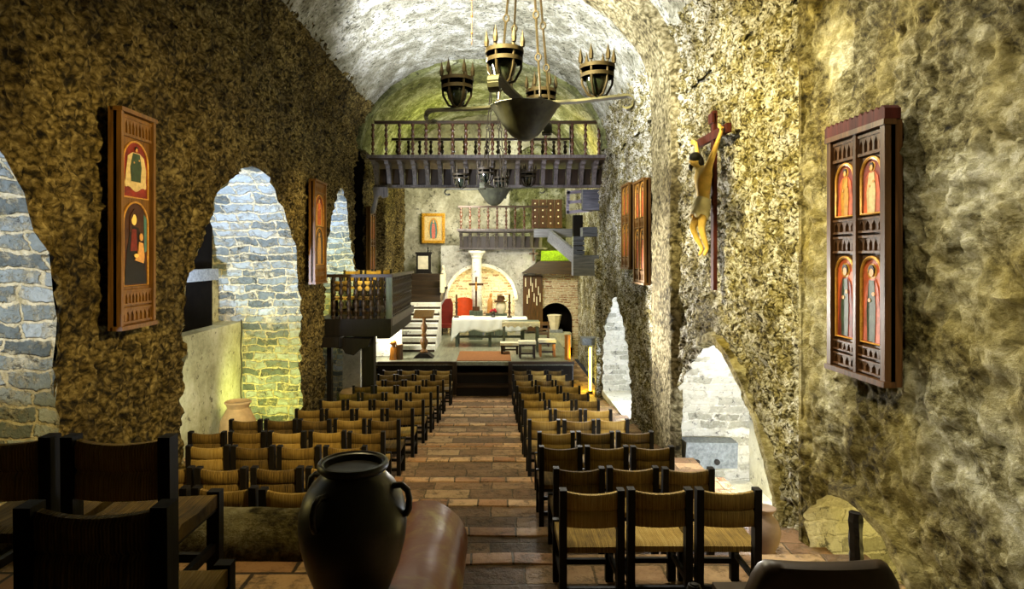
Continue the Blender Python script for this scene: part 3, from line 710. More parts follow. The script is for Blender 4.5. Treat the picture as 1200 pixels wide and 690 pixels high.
def panel(name, label, loc, rz, W, Hh, cols, rows, m, group=None, crest=False):
    """rows: list of ('band', height, teeth) or ('pic', height, kind) from the top down, fractions of the height"""
    r = thing(name, label, 'painting', loc, rz, group)
    bm = B(); box(bm, -W / 2, W / 2, -.03, .05, 0, Hh); obj('back_board', bm, m['board'], r)
    fw = .05 * max(.7, W / .7)
    bm = B()
    for u in (-W / 2, W / 2 - fw): box(bm, u, u + fw, -.075, -.0, 0, Hh)
    box(bm, -W / 2 - .012, W / 2 + .012, -.09, 0, Hh - .04, Hh); box(bm, -W / 2 - .012, W / 2 + .012, -.09, 0, 0, .04)
    for k in range(1, cols):
        u = -W / 2 + fw + (W - 2 * fw) * k / cols; box(bm, u - fw * .35, u + fw * .35, -.07, 0, 0, Hh)
    obj('frame', bm, m['frame'], r, bevel=.006)
    if crest:
        bm = B()
        prism(bm, [(-W / 2 - .015, Hh), (W / 2 + .015, Hh)] + [(W / 2 + .015 - (W + .03) * k / 24, Hh + (.1 if k % 2 else .075)) for k in range(25)], fnp, -.03, .085)
        obj('crest', bm, m['crest'], r)
    z = Hh - .045; tot = Hh - .09
    for kind, fr, arg in rows:
        h = fr * tot; z1, z0 = z, z - h; z = z0
        for k in range(cols):
            a = -W / 2 + fw + (W - 2 * fw) * k / cols + (fw * .35 if k else 0); b = -W / 2 + fw + (W - 2 * fw) * (k + 1) / cols - (fw * .35 if k < cols - 1 else 0)
            if kind == 'band': band(r, a, b, z0 + .01, z1 - .01, arg, .035, m['carve'])
            else:
                sub = arg[k] if isinstance(arg, list) else arg
                g = (b - a) * .09; c = (a + b) / 2
                poly = arch_poly(a + g, b - g, z0 + h * .03, z1 - h * .03)
                pic = flat('painted_picture', poly, m.get(sub[2], M['p_red']) if len(sub) > 2 else M['p_red'], r, .028, .036)
                bm = B(); tube(bm, [fnp(u, v, .04) for u, v in poly], max(.010, .018 * W), 6, True); obj('arch_molding', bm, m['mold'], r, True)
                if sub[0] == 'saint': saint(pic, c, z0 + h * .05, h * .88, (b - a) * .8, sub[1][0], sub[1][1], .036)
                elif sub[0] == 'mother': mother(pic, c, z0 + h * .05, h * .88, (b - a - 2 * g), .036)
                elif sub[0] == 'bust':
                    flat('cloud', [(c + (b - a) * .36 * math.cos(t), z0 + h * (.26 + .1 * math.sin(t) + .03 * math.sin(5 * t))) for t in [2 * PI * q / 24 for q in range(24)]], M['p_cream'], pic, .036, .040)
                    saint(pic, c, z0 + h * .3, h * .62, (b - a) * .85, sub[1][0], sub[1][1], .041, False)
    return r
OLD = dict(board=M['gilt_wood'], frame=M['gilt_wood'], carve=M['gilt_wood'], mold=M['p_gold'], crest=M['red_wood'], dark=M['p_dark'], red=M['p_red'], orange=M['p_orange'], brown=M['p_brown'])
GLT = dict(OLD, board=M['brown_carved'], frame=M['gilt_wood'], carve=M['gilt_wood'])
DKP = dict(OLD, board=M['brown_carved'], frame=M['brown_carved'], carve=M['brown_carved'])
LY = (('band', .11, 9), ('pic', .29, ('bust', (M['p_green'], M['p_cream']), 'red')), ('pic', .43, ('mother', None, 'brown')), ('band', .085, 9), ('band', .085, 7))
panel('painted_panel', 'tall gilt panel with a mother and child on the rough brown wall between two arches', (XL + .14, 6.19, -.70), PI / 2, .60, 2.1, 1, LY, OLD)
panel('painted_panel', 'narrow gilt panel on the wall pier just before the wooden gallery', (XL + .14, 12.66, -.55), PI / 2, .84, 2.05, 1,
      (('band', .11, 9), ('pic', .33, ('saint', (M['p_orange'], M['p_gold']), 'red')), ('pic', .4, ('saint', (M['p_gold'], M['p_brown']), 'brown')), ('band', .08, 9), ('band', .08, 7)), OLD)
panel('painted_panel', 'reddish carved panel on the pier behind the gallery beside the dark passage', (XL + .1, 18.3, at(0, 322, 18.3).z), PI / 2, .8, 1.95, 2,
      (('band', .1, 4), ('pic', .38, [('saint', (M['p_orange'], M['p_red']), 'red')] * 2), ('band', .1, 4), ('pic', .42, [('saint', (M['p_red'], M['p_orange']), 'brown')] * 2)), OLD)
SA = ('saint', (M['p_gold'], M['p_orange']), 'red'); SB = ('saint', (M['p_cream'], M['p_orange']), 'red'); SC = ('saint', (M['p_green'], M['p_red']), 'orange'); SD = ('saint', (M['p_green'], M['p_pink']), 'orange')
panel('painted_panel', 'large dark carved panel with four saint pictures on the plastered wall', (XR - .2, 4.80, -.92), -PI / 2, .77, 1.88, 2,
      (('band', .10, 5), ('pic', .245, [SA, SB]), ('band', .075, 4), ('band', .085, 5), ('pic', .375, [SC, SD]), ('band', .055, 5), ('band', .065, 4)), DKP, None, True)
for lab, yy, zz, w, h in (('brown carved panel on the pale wall, beside the pilaster', 12.35, -.55, .95, 2.03), ('brown carved panel on the pale wall, the one closer to the upper balcony', 13.65, -.28, .82, 1.83)):
    panel('painted_panel', lab, (XR - .12, yy, zz), -PI / 2, w, h, 2,
          (('pic', .36, [('saint', (M['p_orange'], M['p_brown']), 'brown')] * 2), ('band', .1, 4), ('pic', .42, [('saint', (M['p_orange'], M['p_brown']), 'brown')] * 2), ('band', .12, 4)), GLT, 'carved panels beside the pilaster')
# ------------------------------------------------------------------ crucifix on the wall
cz = thing('crucifix', 'dark red wooden wall cross carrying a pale yellow carved figure', 'crucifix', (XR - .12, 8.2, 0))
zt, zb, zc = 1.88, -.44, 1.56
bm = B(); box(bm, -.06, -.01, -.05, .05, zb, zt); obj('upright', bm, M['red_wood'], cz, bevel=.006)
bm = B(); box(bm, -.07, -.015, -.56, .56, zc - .055, zc + .055); obj('crossbar', bm, M['red_wood'], cz, bevel=.006)
bm = B(); box(bm, -.085, -.055, -.075, .075, 1.72, 1.85); obj('title_board', bm, M['red_wood'], cz, bevel=.005)
bm = B(); tube(bm, [(-.02, 0, zt - .02), (-.02, 0, zt + .05), (-.035, .02, zt + .07), (-.05, .0, zt + .05)], .006, 6); obj('hook', bm, M['iron'], cz)
# figure: local x away from the viewer's nave = -x is out of the wall, y along the wall (negative = near)
V = []; E = []; Rr = []
zm = lambda z: z if z > 1.3 else 1.3 - (1.3 - z) * .87
def jv(p, r, par=None):
    p = (p[0], p[1], zm(p[2]))
    V.append(Vector(p)); Rr.append(r)
    if par is not None: E.append((par, len(V) - 1))
    return len(V) - 1
pel = jv((-.17, .03, .56), .105)
wa = jv((-.16, .03, .72), .076, pel); ch = jv((-.17, .03, .92), .125, wa); up = jv((-.17, .03, 1.04), .112, ch)
nk = jv((-.20, .05, 1.14), .045, up); hb = jv((-.25, .075, 1.20), .062, nk); hd = jv((-.265, .085, 1.265), .072, hb); hc = jv((-.265, .085, 1.32), .045, hd)
ns = jv((-.333, .11, 1.235), .012, hb)
for s, hy in ((-1, -.50), (1, .50)):
    sh = jv((-.165, .03 + s * .16, 1.07), .058, up); el = jv((-.145, s * .30, 1.29), .036, sh); wr = jv((-.115, hy * .93, 1.505), .024, el)
    pm = jv((-.105, hy, 1.55), .028, wr)
    for f in range(4):
        a = jv((-.125, hy + s * (.02 + .008 * f), 1.575 + .004 * f - .012 * f), .0085, pm); b = jv((-.15, hy + s * (.036 + .006 * f), 1.60 - .016 * f), .0075, a); jv((-.172, hy + s * (.03 + .004 * f), 1.603 - .016 * f), .0065, b)
    a = jv((-.13, hy - s * .02, 1.575), .009, pm); jv((-.15, hy - s * .028, 1.598), .0075, a)
for s in (-1, 1):
    hp = jv((-.175, .03 + s * .07, .50), .074, pel); kn = jv((-.25 - .035 * s, .03 + s * .075, .23), .05, hp); cf = jv((-.215 - .03 * s, .03 + s * .065, .10), .042, kn); an = jv((-.145 - .02 * s, .03 + s * .04, -.08), .026, cf)
    ft = jv((-.165 - .02 * s, .03 + s * .035, -.135), .026, an); jv((-.19 - .02 * s, .03 + s * .035, -.19), .018, ft)
fig = skin('figure', V, E, Rr, M['skin'], cz)
bm = B(); ell(bm, (-.252, .082, 1.29), .082, .085, .075, 14, 8); ell(bm, (-.20, .075, 1.22), .06, .075, .10, 12, 8); ell(bm, (-.305, .1, 1.175), .03, .035, .045, 10, 6); obj('hair', bm, M['hair'], fig, True)
bm = B(); pr = None
for i in range(9):
    z = zm(.67 - .25 * i / 8); ring = []
    for k in range(24):
        a = 2 * PI * k / 24; rx = .102 + .02 * i / 8 + .012 * math.sin(7 * a + i * 1.3); ry = .13 + .025 * i / 8
        ring.append(bm.verts.new((-.172 - .045 * i / 8 + rx * math.cos(a), .03 + ry * math.sin(a), z - (.05 if i == 8 and k % 5 < 2 else 0) + .02 * math.sin(a * 2))))
    if pr:
        for k in range(24): bm.faces.new((pr[k], pr[(k + 1) % 24], ring[(k + 1) % 24], ring[k]))
    pr = ring
lc = obj('loincloth', bm, M['loin'], fig, True)
md = lc.modifiers.new('thickness', 'SOLIDIFY'); md.thickness = .012
# ------------------------------------------------------------------ chandeliers
def chandelier(label, c, rot, top):
    r = thing('chandelier', label, 'chandelier', c, rot, 'iron bowl chandeliers')
    L = 1.12
    bm = B(); lathe(bm, [(0, -.36), (.06, -.355), (.15, -.3), (.26, -.16), (.36, 0), (.385, .02), (.37, .03), (.34, .0), (.24, -.14), (.13, -.27), (0, -.33)], 24, (0, 0, 0), 1.02, .95)
    obj('bowl', bm, M['bowl_iron'], r, True)
    arms = [0, PI / 2, PI, 3 * PI / 2]
    for a in arms:
        d = Vector((math.cos(a), math.sin(a), 0)); s = Vector((-d.y, d.x, 0)); bm = B(); pr = None
        pts = [(.28, .04), (.6, .035), (.95, .05), (L, .055)] + [(L + .07 * math.sin(t), -.015 + .07 * math.cos(t)) for t in (.4, .9, 1.5, 2.1, 2.7, 3.3, 3.9)]
        for q, z in pts:
            p = d * q + Vector((0, 0, z)); n = Vector((0, 0, .012))
            ring = [bm.verts.new(p + s * w + n * k) for w, k in ((-.055, -1), (.055, -1), (.055, 1), (-.055, 1))]
            if pr:
                for k in range(4): bm.faces.new((pr[k], pr[(k + 1) % 4], ring[(k + 1) % 4], ring[k]))
            else: bm.faces.new(ring[::-1])
            pr = ring
        bm.faces.new(pr); arm = obj('arm', bm, M['bowl_iron'], r)
        b0 = d * .80 + Vector((0, 0, .06))
        bm = B()
        for k in range(6):
            q = 2 * PI * k / 6 + .3; e = Vector((math.cos(q), math.sin(q), 0))
            tube(bm, [b0 + e * .02, b0 + e * .1 + Vector((0, 0, .03)), b0 + e * .16 + Vector((0, 0, .14)), b0 + e * .17 + Vector((0, 0, .28)), b0 + e * .175 + Vector((0, 0, .40))], [.014, .014, .014, .013, .012], 6)
        for z, R in ((.23, .168), (.32, .178)):
            lathe(bm, [(R + .012, z - .02), (R + .012, z + .02), (R - .004, z + .02), (R - .004, z - .02), (R + .012, z - .02)], 20, b0)
        bk = obj('lamp_basket', bm, M['iron'], r, True)
        for k in range(6):
            q = 2 * PI * k / 6 + .3; e = Vector((math.cos(q), math.sin(q), 0)) * .178
            bm = B(); lathe(bm, [(0, .36), (.022, .37), (.027, .42), (.008, .5), (0, .54)], 6, b0 + e)
            obj('spike', bm, M['iron'], bk)
        bm = B(); lathe(bm, [(0, .02), (.05, .03), (.1, .1), (.125, .2), (.12, .26), (.1, .27), (.09, .2), (0, .08)], 16, b0); obj('lamp_glass', bm, M['glass'], bk, True)
    hook = Vector((0, 0, top))
    for a in arms:
        a2 = a + PI / 4; p0 = Vector((.33 * math.cos(a2), .33 * math.sin(a2), .02)); bm = B(); N = 7
        for k in range(N):
            A = p0.lerp(hook, k / N + .012); C = p0.lerp(hook, (k + 1) / N - .012); tube(bm, [A, C], .013, 6)
            m_ = p0.lerp(hook, (k + 1) / N) if k < N - 1 else hook
            tube(bm, [m_ + Vector((.03 * math.cos(t), .0, .04 * math.sin(t))) for t in [2 * PI * q / 10 for q in range(10)]], .011, 5, True)
        tube(bm, [p0 + Vector((.028 * math.cos(t), .0, .035 * math.sin(t))) for t in [2 * PI * q / 10 for q in range(10)]], .011, 5, True)
        obj('chain', bm, M['iron'], r)
    bm = B(); tube(bm, [hook, hook + Vector((0, 0, max(.1, VZ + VR - c[2] - top + .05)))], .014, 6); obj('suspension_rod', bm, M['iron'], r)
    return r
c1 = at(615, 127, 7.0)
ch1 = chandelier('large iron chandelier with a hanging bowl, the one closer to the viewer', c1, -.30, 3.3)
bm = B(); q = Vector((-.36, -.75, .5)); tube(bm, [q, q + Vector((0, 0, 2.8))], .004, 5)
for k in range(16): ell(bm, q + Vector((0, 0, .12 + .17 * k)), .011, .011, .016, 6, 4)
obj('beaded_cord', bm, M['gilt_wood'], ch1)
c2 = at(579, 223, 14.6)
chandelier('small-looking iron chandelier with a hanging bowl, farther off in front of the balconies', c2, -.22, 3.3)
# ------------------------------------------------------------------ balconies
BAL = [(.0, .0), (.03, .0), (.03, .07), (.014, .085), (.016, .12), (.036, .18), (.016, .24), (.034, .31), (.036, .35), (.014, .42), (.03, .45), (.014, .48), (.036, .55), (.034, .59), (.016, .66), (.036, .72), (.016, .78), (.014, .815), (.03, .83), (.03, .9), (0, .9)]
def baluster(h=.9, k=1.0, m='baluster_wood'):
    bm = B(); lathe(bm, [(r * k * 1.55, z * h / .9) for r, z in BAL], 10)
    return obj('baluster', bm, M[m], None, True)
def rep(proto, pts, parent):
    for i, p in enumerate(pts):
        o = proto if i == 0 else proto.copy()
        if i: COL.objects.link(o)
        o.parent = parent; o.location = p
fz = lambda x0: (lambda u, v, d: (x0 + d, u, v))
def corbel(bm, x, y0, y1, z0, z1, w=.11):
    """carved bracket: foot at the wall y1, nose at the front y0"""
    D, h = y1 - y0, z1 - z0
    poly = [(y1, z0), (y1 - D * .16, z0), (y1 - D * .2, z0 + h * .12), (y1 - D * .28, z0 + h * .4), (y1 - D * .42, z0 + h * .62), (y1 - D * .5, z0 + h * .66), (y1 - D * .52, z0 + h * .76), (y1 - D * .74, z0 + h * .82), (y1 - D * .78, z0 + h * .9), (y0 + .02, z0 + h * .93), (y0, z1), (y1, z1)]
    return prism(bm, poly, fz(x - w / 2), 0, w)
def balcony(name, label, x0, x1, y0, y1, zf, zcorb, n, rail_h, pitch, back=None, capx=None):
    r = thing(name, label, 'balcony', ((x0 + x1) / 2, y0, zf)); ox, oy, oz = (x0 + x1) / 2, y0, zf
    def add(nm, bm, m, **k):
        for v in bm.verts: v.co -= Vector((ox, oy, oz))
        return obj(nm, bm, m, r, **k)
    bm = B(); box(bm, x0, x1, y0, y1, zf - .09, zf); add('deck', bm, M['dark_wood_x'])
    bm = B(); box(bm, x0 - .05, x1 + .05, y0 - .06, y0 + .1, zf - .05, zf + .03); add('front_sill', bm, M['grey_wood'], bevel=.012)
    bm = B(); rx0, rx1 = capx or (x0, x1); box(bm, rx0, rx1, y0 - .02, y0 + .1, zf + rail_h, zf + rail_h + .075); add('top_rail', bm, M['dark_wood_x'], bevel=.012)
    hb = rail_h - .03
    rep(baluster(hb), [(x - ox, .04, .03) for x in [x0 + pitch * (k + .3) for k in range(n)]], r)
    dd = .85 if y1 - y0 > 1.2 else min(.75, y1 - y0)
    for k in range(n + 1):
        bm = B(); corbel(bm, x0 + .08 + pitch * k, y0 + .02, y0 + dd, zcorb, zf - .05); add('corbel', bm, M['grey_wood'])
    for k in range(n):
        bm = B(); xa = x0 + .145 + pitch * k; box(bm, xa, xa + pitch - .13, y0 + dd - .02, y0 + dd + .05, zcorb, zcorb + (zf - zcorb) * .66); add('shade_infill_board', bm, M['dark_wood'])  # dark wood stands in for the shade between the corbels
    bm = B(); box(bm, x0, x1, y0 + dd - .12, y0 + dd + .1, zcorb - .07, zcorb); add('wall_beam', bm, M['grey_wood'], bevel=.01)
    if back:
        yb, xa, xb, nb = back
        bm = B(); box(bm, xa, xb, yb - .04, yb + .06, zf + rail_h + .02, zf + rail_h + .09); add('rear_rail', bm, M['dark_wood_x'])
        rep(baluster(rail_h, 1.15, 'dark_wood'), [(xa + (xb - xa) * (k + .5) / nb - ox, yb - oy, 0) for k in range(nb)], r)
        bm = B(); bar(bm, (xb + .02, yb, zf), (xb + .02, yb, zf + 1.35), .14, .12); add('rear_post', bm, M['dark_wood'])
    return r
balcony('wooden_balcony', 'upper carved wooden balcony spanning the whole nave under the vault', -3.4, 3.22, 17.0, 19.7, at(0, 183, 17).z, at(0, 218, 17.85).z + .02, 18, .88, .3585, (19.6, -3.2, 2.35, 16), (-3.25, 3.02))
br = [o for o in COL.objects if o.name == 'wooden_balcony'][0]
bm = B(); p0 = at(437, 219, 17.5) - br.location; prism(bm, [(0, 0), (.40, 0), (.40, -.26), (.26, -.30), (.20, -.22), (.12, -.28), (.08, -.5), (.02, -.72), (-.06, -.74), (-.06, -.6), (.02, -.4)], lambda u, v, d: (p0.x + u, p0.y + d, p0.z + v), 0, .2)
obj('end_bracket', bm, M['grey_wood'], br, bevel=.01)
lbz = at(0, 269, 24.1).z
balcony('wooden_balcony', 'lower carved wooden balcony over the altar niche', at(537, 0, 24.1).x, at(632, 0, 24.1).x + .35, 24.1, 25.15, lbz, at(0, 290, 24.85).z, 9, .84, .345)
# studded door behind the lower balcony
dz = at(0, 268, 25.5).z
dr = thing('studded_door', 'dark studded wooden door beside the lower balcony', 'door', (at(641, 0, 25.4).x, 25.4, dz + .02))
bm = B()
for k in range(4): box(bm, -.62 + .31 * k, -.33 + .31 * k, -.04, .04, 0, 1.15)
obj('door_leaf', bm, M['brown_carved'], dr, bevel=.01)
sm = None
for i in range(4):
    for j in range(4):
        if sm is None:
            bm = B(); ell(bm, (0, 0, 0), .035, .03, .035, 8, 6); sm = obj('stud', bm, M['white_clay'], dr, True); s = sm
        else: s = sm.copy(); COL.objects.link(s)
        s.location = (-.48 + .31 * i, -.05, .2 + .26 * j)
# ------------------------------------------------------------------ grey timber stair between the balconies
sr = thing('timber_stair', 'grey timber stair winding from the lower to the upper balcony', 'stairs', (2.3, 21.0, 0))
def sadd(nm, m, x0, x1, y0, y1, z0, z1, bev=.01):
    bm = B(); box(bm, x0 - 2.3, x1 - 2.3, y0 - 21, y1 - 21, z0, z1); return obj(nm, bm, m, sr, bevel=bev)
def band_at(nm, m, px0, px1, py0, py1, d, dep=.35):
    a, b = at(px0, py1, d), at(px1, py0, d); return sadd(nm, m, a.x, b.x, d, d + dep, a.z, b.z)
band_at('landing_panel', M['grey_plank'], 683, 717, 222, 246, 18.6, .3)
band_at('landing_panel', M['grey_plank'], 683, 705, 266, 277, 20.4, .6)
band_at('landing_panel', M['grey_plank'], 672, 702, 299, 323, 19.5, .5)
for k in range(4): band_at('tread', M['grey_plank'], 672, 685, 277 + 5.6 * k, 281.6 + 5.6 * k, 20.9 - .25 * k, .3)
band_at('edge_beam', M['grey_plank'], 626, 672, 268, 278, 22.6, .3)
bm = B(); a, b = at(644, 276, 22.6), at(676, 303, 20.6); bar(bm, a - Vector((2.3, 21, 0)), b - Vector((2.3, 21, 0)), .12, .42); obj('stringer', bm, M['grey_plank'], sr)
band_at('newel_post', M['black_wood'], 672, 683, 252, 300, 21.6, .3)
rl = at(664, 249, 19.6); ru = at(693, 224, 19.6)
for nm, a, b in (('handrail', (664, 226), (684, 224)), ('handrail', (666, 237), (693, 235)), ('rail_post', (666, 223), (665, 250)), ('handrail', (664, 249), (693, 246)), ('rail_post', (692, 234), (692, 248)), ('rail_post', (683, 222), (682, 238))):
    bm = B(); bar(bm, at(a[0], a[1], 19.3) - Vector((2.3, 21, 0)), at(b[0], b[1], 19.3) - Vector((2.3, 21, 0)), .07, .09); obj(nm, bm, M['pale_rail'], sr)
# ------------------------------------------------------------------ wooden gallery on the other side
GZ = -1.40
g = thing('wooden_gallery', 'dark wooden gallery platform with turned balustrade along the rough brown wall', 'gallery', (XL, 13.9, GZ))
def ga(nm, m, x0, x1, y0, y1, z0, z1, bev=.012):
    bm = B(); box(bm, x0 - XL, x1 - XL, y0 - 13.9, y1 - 13.9, z0 - GZ, z1 - GZ); return obj(nm, bm, m, g, bevel=bev)
gx = -2.3
ga('deck', M['dark_wood'], XL - .3, gx, 13.9, 17.5, GZ - .08, GZ)
ga('fascia', M['black_wood'], XL - .1, gx + .02, 13.84, 13.92, GZ - .36, GZ + .02)
ga('fascia', M['grey_wood'], gx - .03, gx + .05, 13.86, 17.5, GZ - .14, GZ + .04)
ga('floor_beam', M['black_wood'], gx - .3, gx - .02, 13.9, 17.5, GZ - .42, GZ - .08)
ga('riser', M['dark_wood'], XL - .3, gx - .5, 15.2, 17.5, GZ, GZ + .2)
rt = -.40
ga('top_rail', M['dark_wood_x'], XL - .1, gx + .04, 13.86, 13.98, rt - .07, rt)
ga('top_rail', M['grey_wood'], gx - .08, gx + .05, 13.9, 17.5, rt - .07, rt)
pb = baluster(rt - .07 - GZ, 1.05, 'dark_wood')
rep(pb, [(.14 + .165 * k, .03, 0) for k in range(8)] + [(gx - XL - .02, .25 + .19 * k, 0) for k in range(17)], g)
ga('corner_post', M['sage_wood'], gx - .09, gx + .03, 13.87, 13.99, GZ, rt + .0)
ga('support_post', M['black_wood'], at(425, 0, 14.1).x, at(439, 0, 14.1).x, 14.0, 14.28, floor_z(14.1), GZ - .36)
bm = B(); x0 = XL + .1
poly = [(0, 0), (.16, .02), (.2, -.1), (.34, -.12), (.4, -.22), (.58, -.26), (.72, -.12), (.9, -.08), (.95, .1), (0, .14)]
prism(bm, [(u + .02, v - .52) for u, v in poly], lambda u, v, d: (u, d, v), -.05, .18); obj('bracket', bm, M['black_wood'], g)
ga('bracket_block', M['black_wood'], XL - .1, XL + .36, 13.5, 13.95, GZ - .56, GZ - .34)
ga('wall_post', M['black_wood'], XL + .0, XL + .1, 13.9, 14.05, floor_z(14), GZ - .55)
for i, (x, y, zz) in enumerate(((-3.45, 15.35, .2), (-2.95, 15.4, .2), (-3.4, 16.5, .2), (-2.92, 16.5, .2), (-3.5, 14.35, 0), (-2.95, 14.4, 0))):
    chair(x, y, GZ + zz, 'rush chair up on the dark wooden gallery, %s' % ('middle line, by the wall', 'middle line, by the altar-side railing', 'deepest line, by the wall', 'deepest line, by the altar-side railing', 'behind the front railing, by the wall', 'behind the front railing, near its corner post')[i], 'rush chairs on the gallery', 0)
# things below the gallery
p = at(400, 452, 15.4)
bk = thing('basket', 'round pale basket on the floor beneath the wooden gallery', 'basket', (-3.42, 14.9, floor_z(14.9)))
bm = B(); lathe(bm, [(0, 0), (.2, 0), (.25, .25), (.26, .48), (.24, .5), (.2, .3), (0, .05)], 20); obj('body', bm, M['clay'], bk, True)
bm = B(); lathe(bm, [(0, .5), (.26, .5), (.26, .56), (.18, .66), (0, .7)], 20); obj('lid', bm, M['clay'], bk, True)
pd = thing('white_pillar_stub', 'short whitewashed pillar beneath the wooden gallery', 'pillar', (at(414, 0, 15.9).x, 15.9, floor_z(15.9)))
bm = B(); box(bm, -.22, .22, -.2, .2, 0, 1.45); obj('shaft', bm, M['white_plaster'], pd, bevel=.03)
bm = B(); box(bm, -.26, .26, -.24, .24, 1.45, 1.55); obj('cap', bm, M['white_plaster'], pd, bevel=.02)
bm = B(); box(bm, -3.7, -2.86, 19.3, 19.5, -3.06, -1.2); struct('wall_sanctuary_left', bm, M['white_plaster'], False)
# ------------------------------------------------------------------ altar platform and its furniture
AZ, AY = -3.07, 18.3
ap = thing('altar_platform', 'dark wooden altar platform with two steps at the end of the aisle', 'platform', (0, AY, -4.0))
def aa(nm, m, x0, x1, y0, y1, z0, z1, bev=.012):
    bm = B(); box(bm, x0, x1, y0 - AY, y1 - AY, z0 + 4, z1 + 4); return obj(nm, bm, m, ap, bevel=bev)
aa('deck', M['deck'], -3.6, 2.3, AY, 25.04, AZ - .1, AZ)
bm = B(); box(bm, -2.12, 1.58, 25.05, 25.95, -3.3, AZ - .005); struct('floor_apse', bm, M['deck'], False)
ax0, ax1 = at(533, 0, AY).x, at(598, 0, AY).x
aa('front_panel', M['black_wood'], -3.4, ax0, AY + .04, AY + .1, -4.0, AZ - .1)
aa('front_panel', M['black_wood'], ax1, 2.25, AY + .04, AY + .1, -4.0, AZ - .1)
aa('end_panel', M['grey_plank'], 2.2, 2.28, AY + .05, 24.6, -4.0, AZ - .1)
aa('nosing', M['dark_wood_x'], -3.4, ax0, AY - .03, AY + .08, AZ - .07, AZ + .012)
aa('nosing', M['dark_wood_x'], ax1, 2.3, AY - .03, AY + .08, AZ - .07, AZ + .012)
for k in range(2):
    z = -4 + .31 * (k + 1); aa('step', M['dark_wood_x'], ax0 + .06, ax1 - .06, AY - .32 + .3 * k, AY + .1, z - .06, z)
    aa('riser', M['black_wood'], ax0 + .06, ax1 - .06, AY - .26 + .3 * k, AY - .22 + .3 * k, z - .31, z - .06)
for x in (ax0, ax1): aa('newel_post', M['dark_wood'], x - .06, x + .06, AY - .1, AY + .03, -4.0, AZ + .02)
t0 = at(531, 372, 21.3); t1 = at(617, 372, 21.3)
tw = t1.x - t0.x; tcx = (t0.x + t1.x) / 2
tb = thing('altar_table', 'long sage green altar table under a white cloth', 'table', (tcx, 21.8, AZ))
bm = B(); box(bm, -tw / 2, tw / 2, -.5, .5, .9, .965); obj('tabletop', bm, M['sage_wood'], tb, bevel=.01)
for x in (-tw / 2 + .12, 0, tw / 2 - .12):
    for y in (-.4, .4):
        bm = B(); box(bm, x - .05, x + .05, y - .05, y + .05, 0, .9); obj('leg', bm, M['sage_wood'], tb, bevel=.01)
bm = B(); box(bm, -tw / 2 + .1, tw / 2 - .1, -.03, .03, .25, .33); obj('stretcher', bm, M['sage_wood'], tb)
bm = B(); pr = None; n = 60
for i in range(n + 1):
    t = i / n; u = -tw / 2 - .03 + (tw + .06) * t; dr_ = .40 + .10 * abs(math.sin(t * 3 * PI + .4)) - .04 + (.38 * max(0, 1 - t / .09))
    ring = []
    for y, z in ((.2, .974), (-.1, .974), (-.5, .974), (-.525, .955)): ring.append(bm.verts.new((u, y, z)))
    for k in range(1, 9):
        q = k / 8; ring.append(bm.verts.new((u + (-.05 * q if t < .05 else 0), -.53 - .02 * q - .02 * q * math.sin(t * 42 + q), .955 - dr_ * q)))
    if pr:
        for k in range(len(ring) - 1): bm.faces.new((pr[k], pr[k + 1], ring[k + 1], ring[k]))
    pr = ring
cl = obj('tablecloth', bm, M['cloth'], None, True, loc=(tcx, 21.8, AZ)); tag(cl, 'white cloth hanging in folds over the front of the altar table', 'tablecloth')
md = cl.modifiers.new('thickness', 'SOLIDIFY'); md.thickness = .006
def candlestick(x, y, z, lab):
    r = thing('candlestick', lab, 'candlestick', (x, y, z), 0, 'candlesticks on the altar')
    bm = B(); lathe(bm, [(0, 0), (.09, 0), (.09, .03), (.04, .06), (.03, .12), (.05, .2), (.03, .28), (.05, .36), (.03, .45), (.055, .5), (.055, .53), (0, .53)], 14); obj('stick', bm, M['brown_carved'], r, True)
    bm = B(); lathe(bm, [(0, .53), (.035, .53), (.033, .78), (.01, .785), (0, .8)], 12); obj('candle', bm, M['gilt_wood'], r, True)
TZp = AZ + .978
candlestick(at(535, 0, 21.5).x, 21.5, TZp, 'turned wooden candlestick on the altar table, beside the orange chair')
candlestick(at(597, 0, 21.5).x, 21.5, TZp, 'turned wooden candlestick on the altar table, beside the white urn')
bm = B(); box(bm, -.22, .22, -.13, .13, 0, .03); o = obj('book', bm, M['cloth'], None, bevel=.008, loc=(at(548, 0, 21.8).x, 21.75, TZp)); tag(o, 'flat white book lying on the altar table near the orange chair', 'book')
fl = thing('flower_vase', 'small dark vase with red flowers on the altar table', 'vase', (at(578, 0, 21.7).x, 21.65, TZp))
bm = B(); lathe(bm, [(0, 0), (.06, 0), (.09, .06), (.05, .13), (.06, .16), (0, .14)], 14); obj('vase', bm, M['black_clay'], fl, True)
for k in range(7):
    a = k * 2.4; q = Vector((.09 * math.cos(a), .06 * math.sin(a), .2 + .02 * (k % 4))); bm = B(); ell(bm, q, .045, .045, .04, 8, 6); obj('blossom', bm, M['red_flower'], fl, True)
for k in range(5):
    a = k * 1.3; bm = B(); tube(bm, [(0, 0, .12), (.07 * math.cos(a), .06 * math.sin(a), .17), (.17 * math.cos(a), .12 * math.sin(a), .14)], [.012, .03, .004], 5); obj('leaf', bm, M['leaf'], fl)
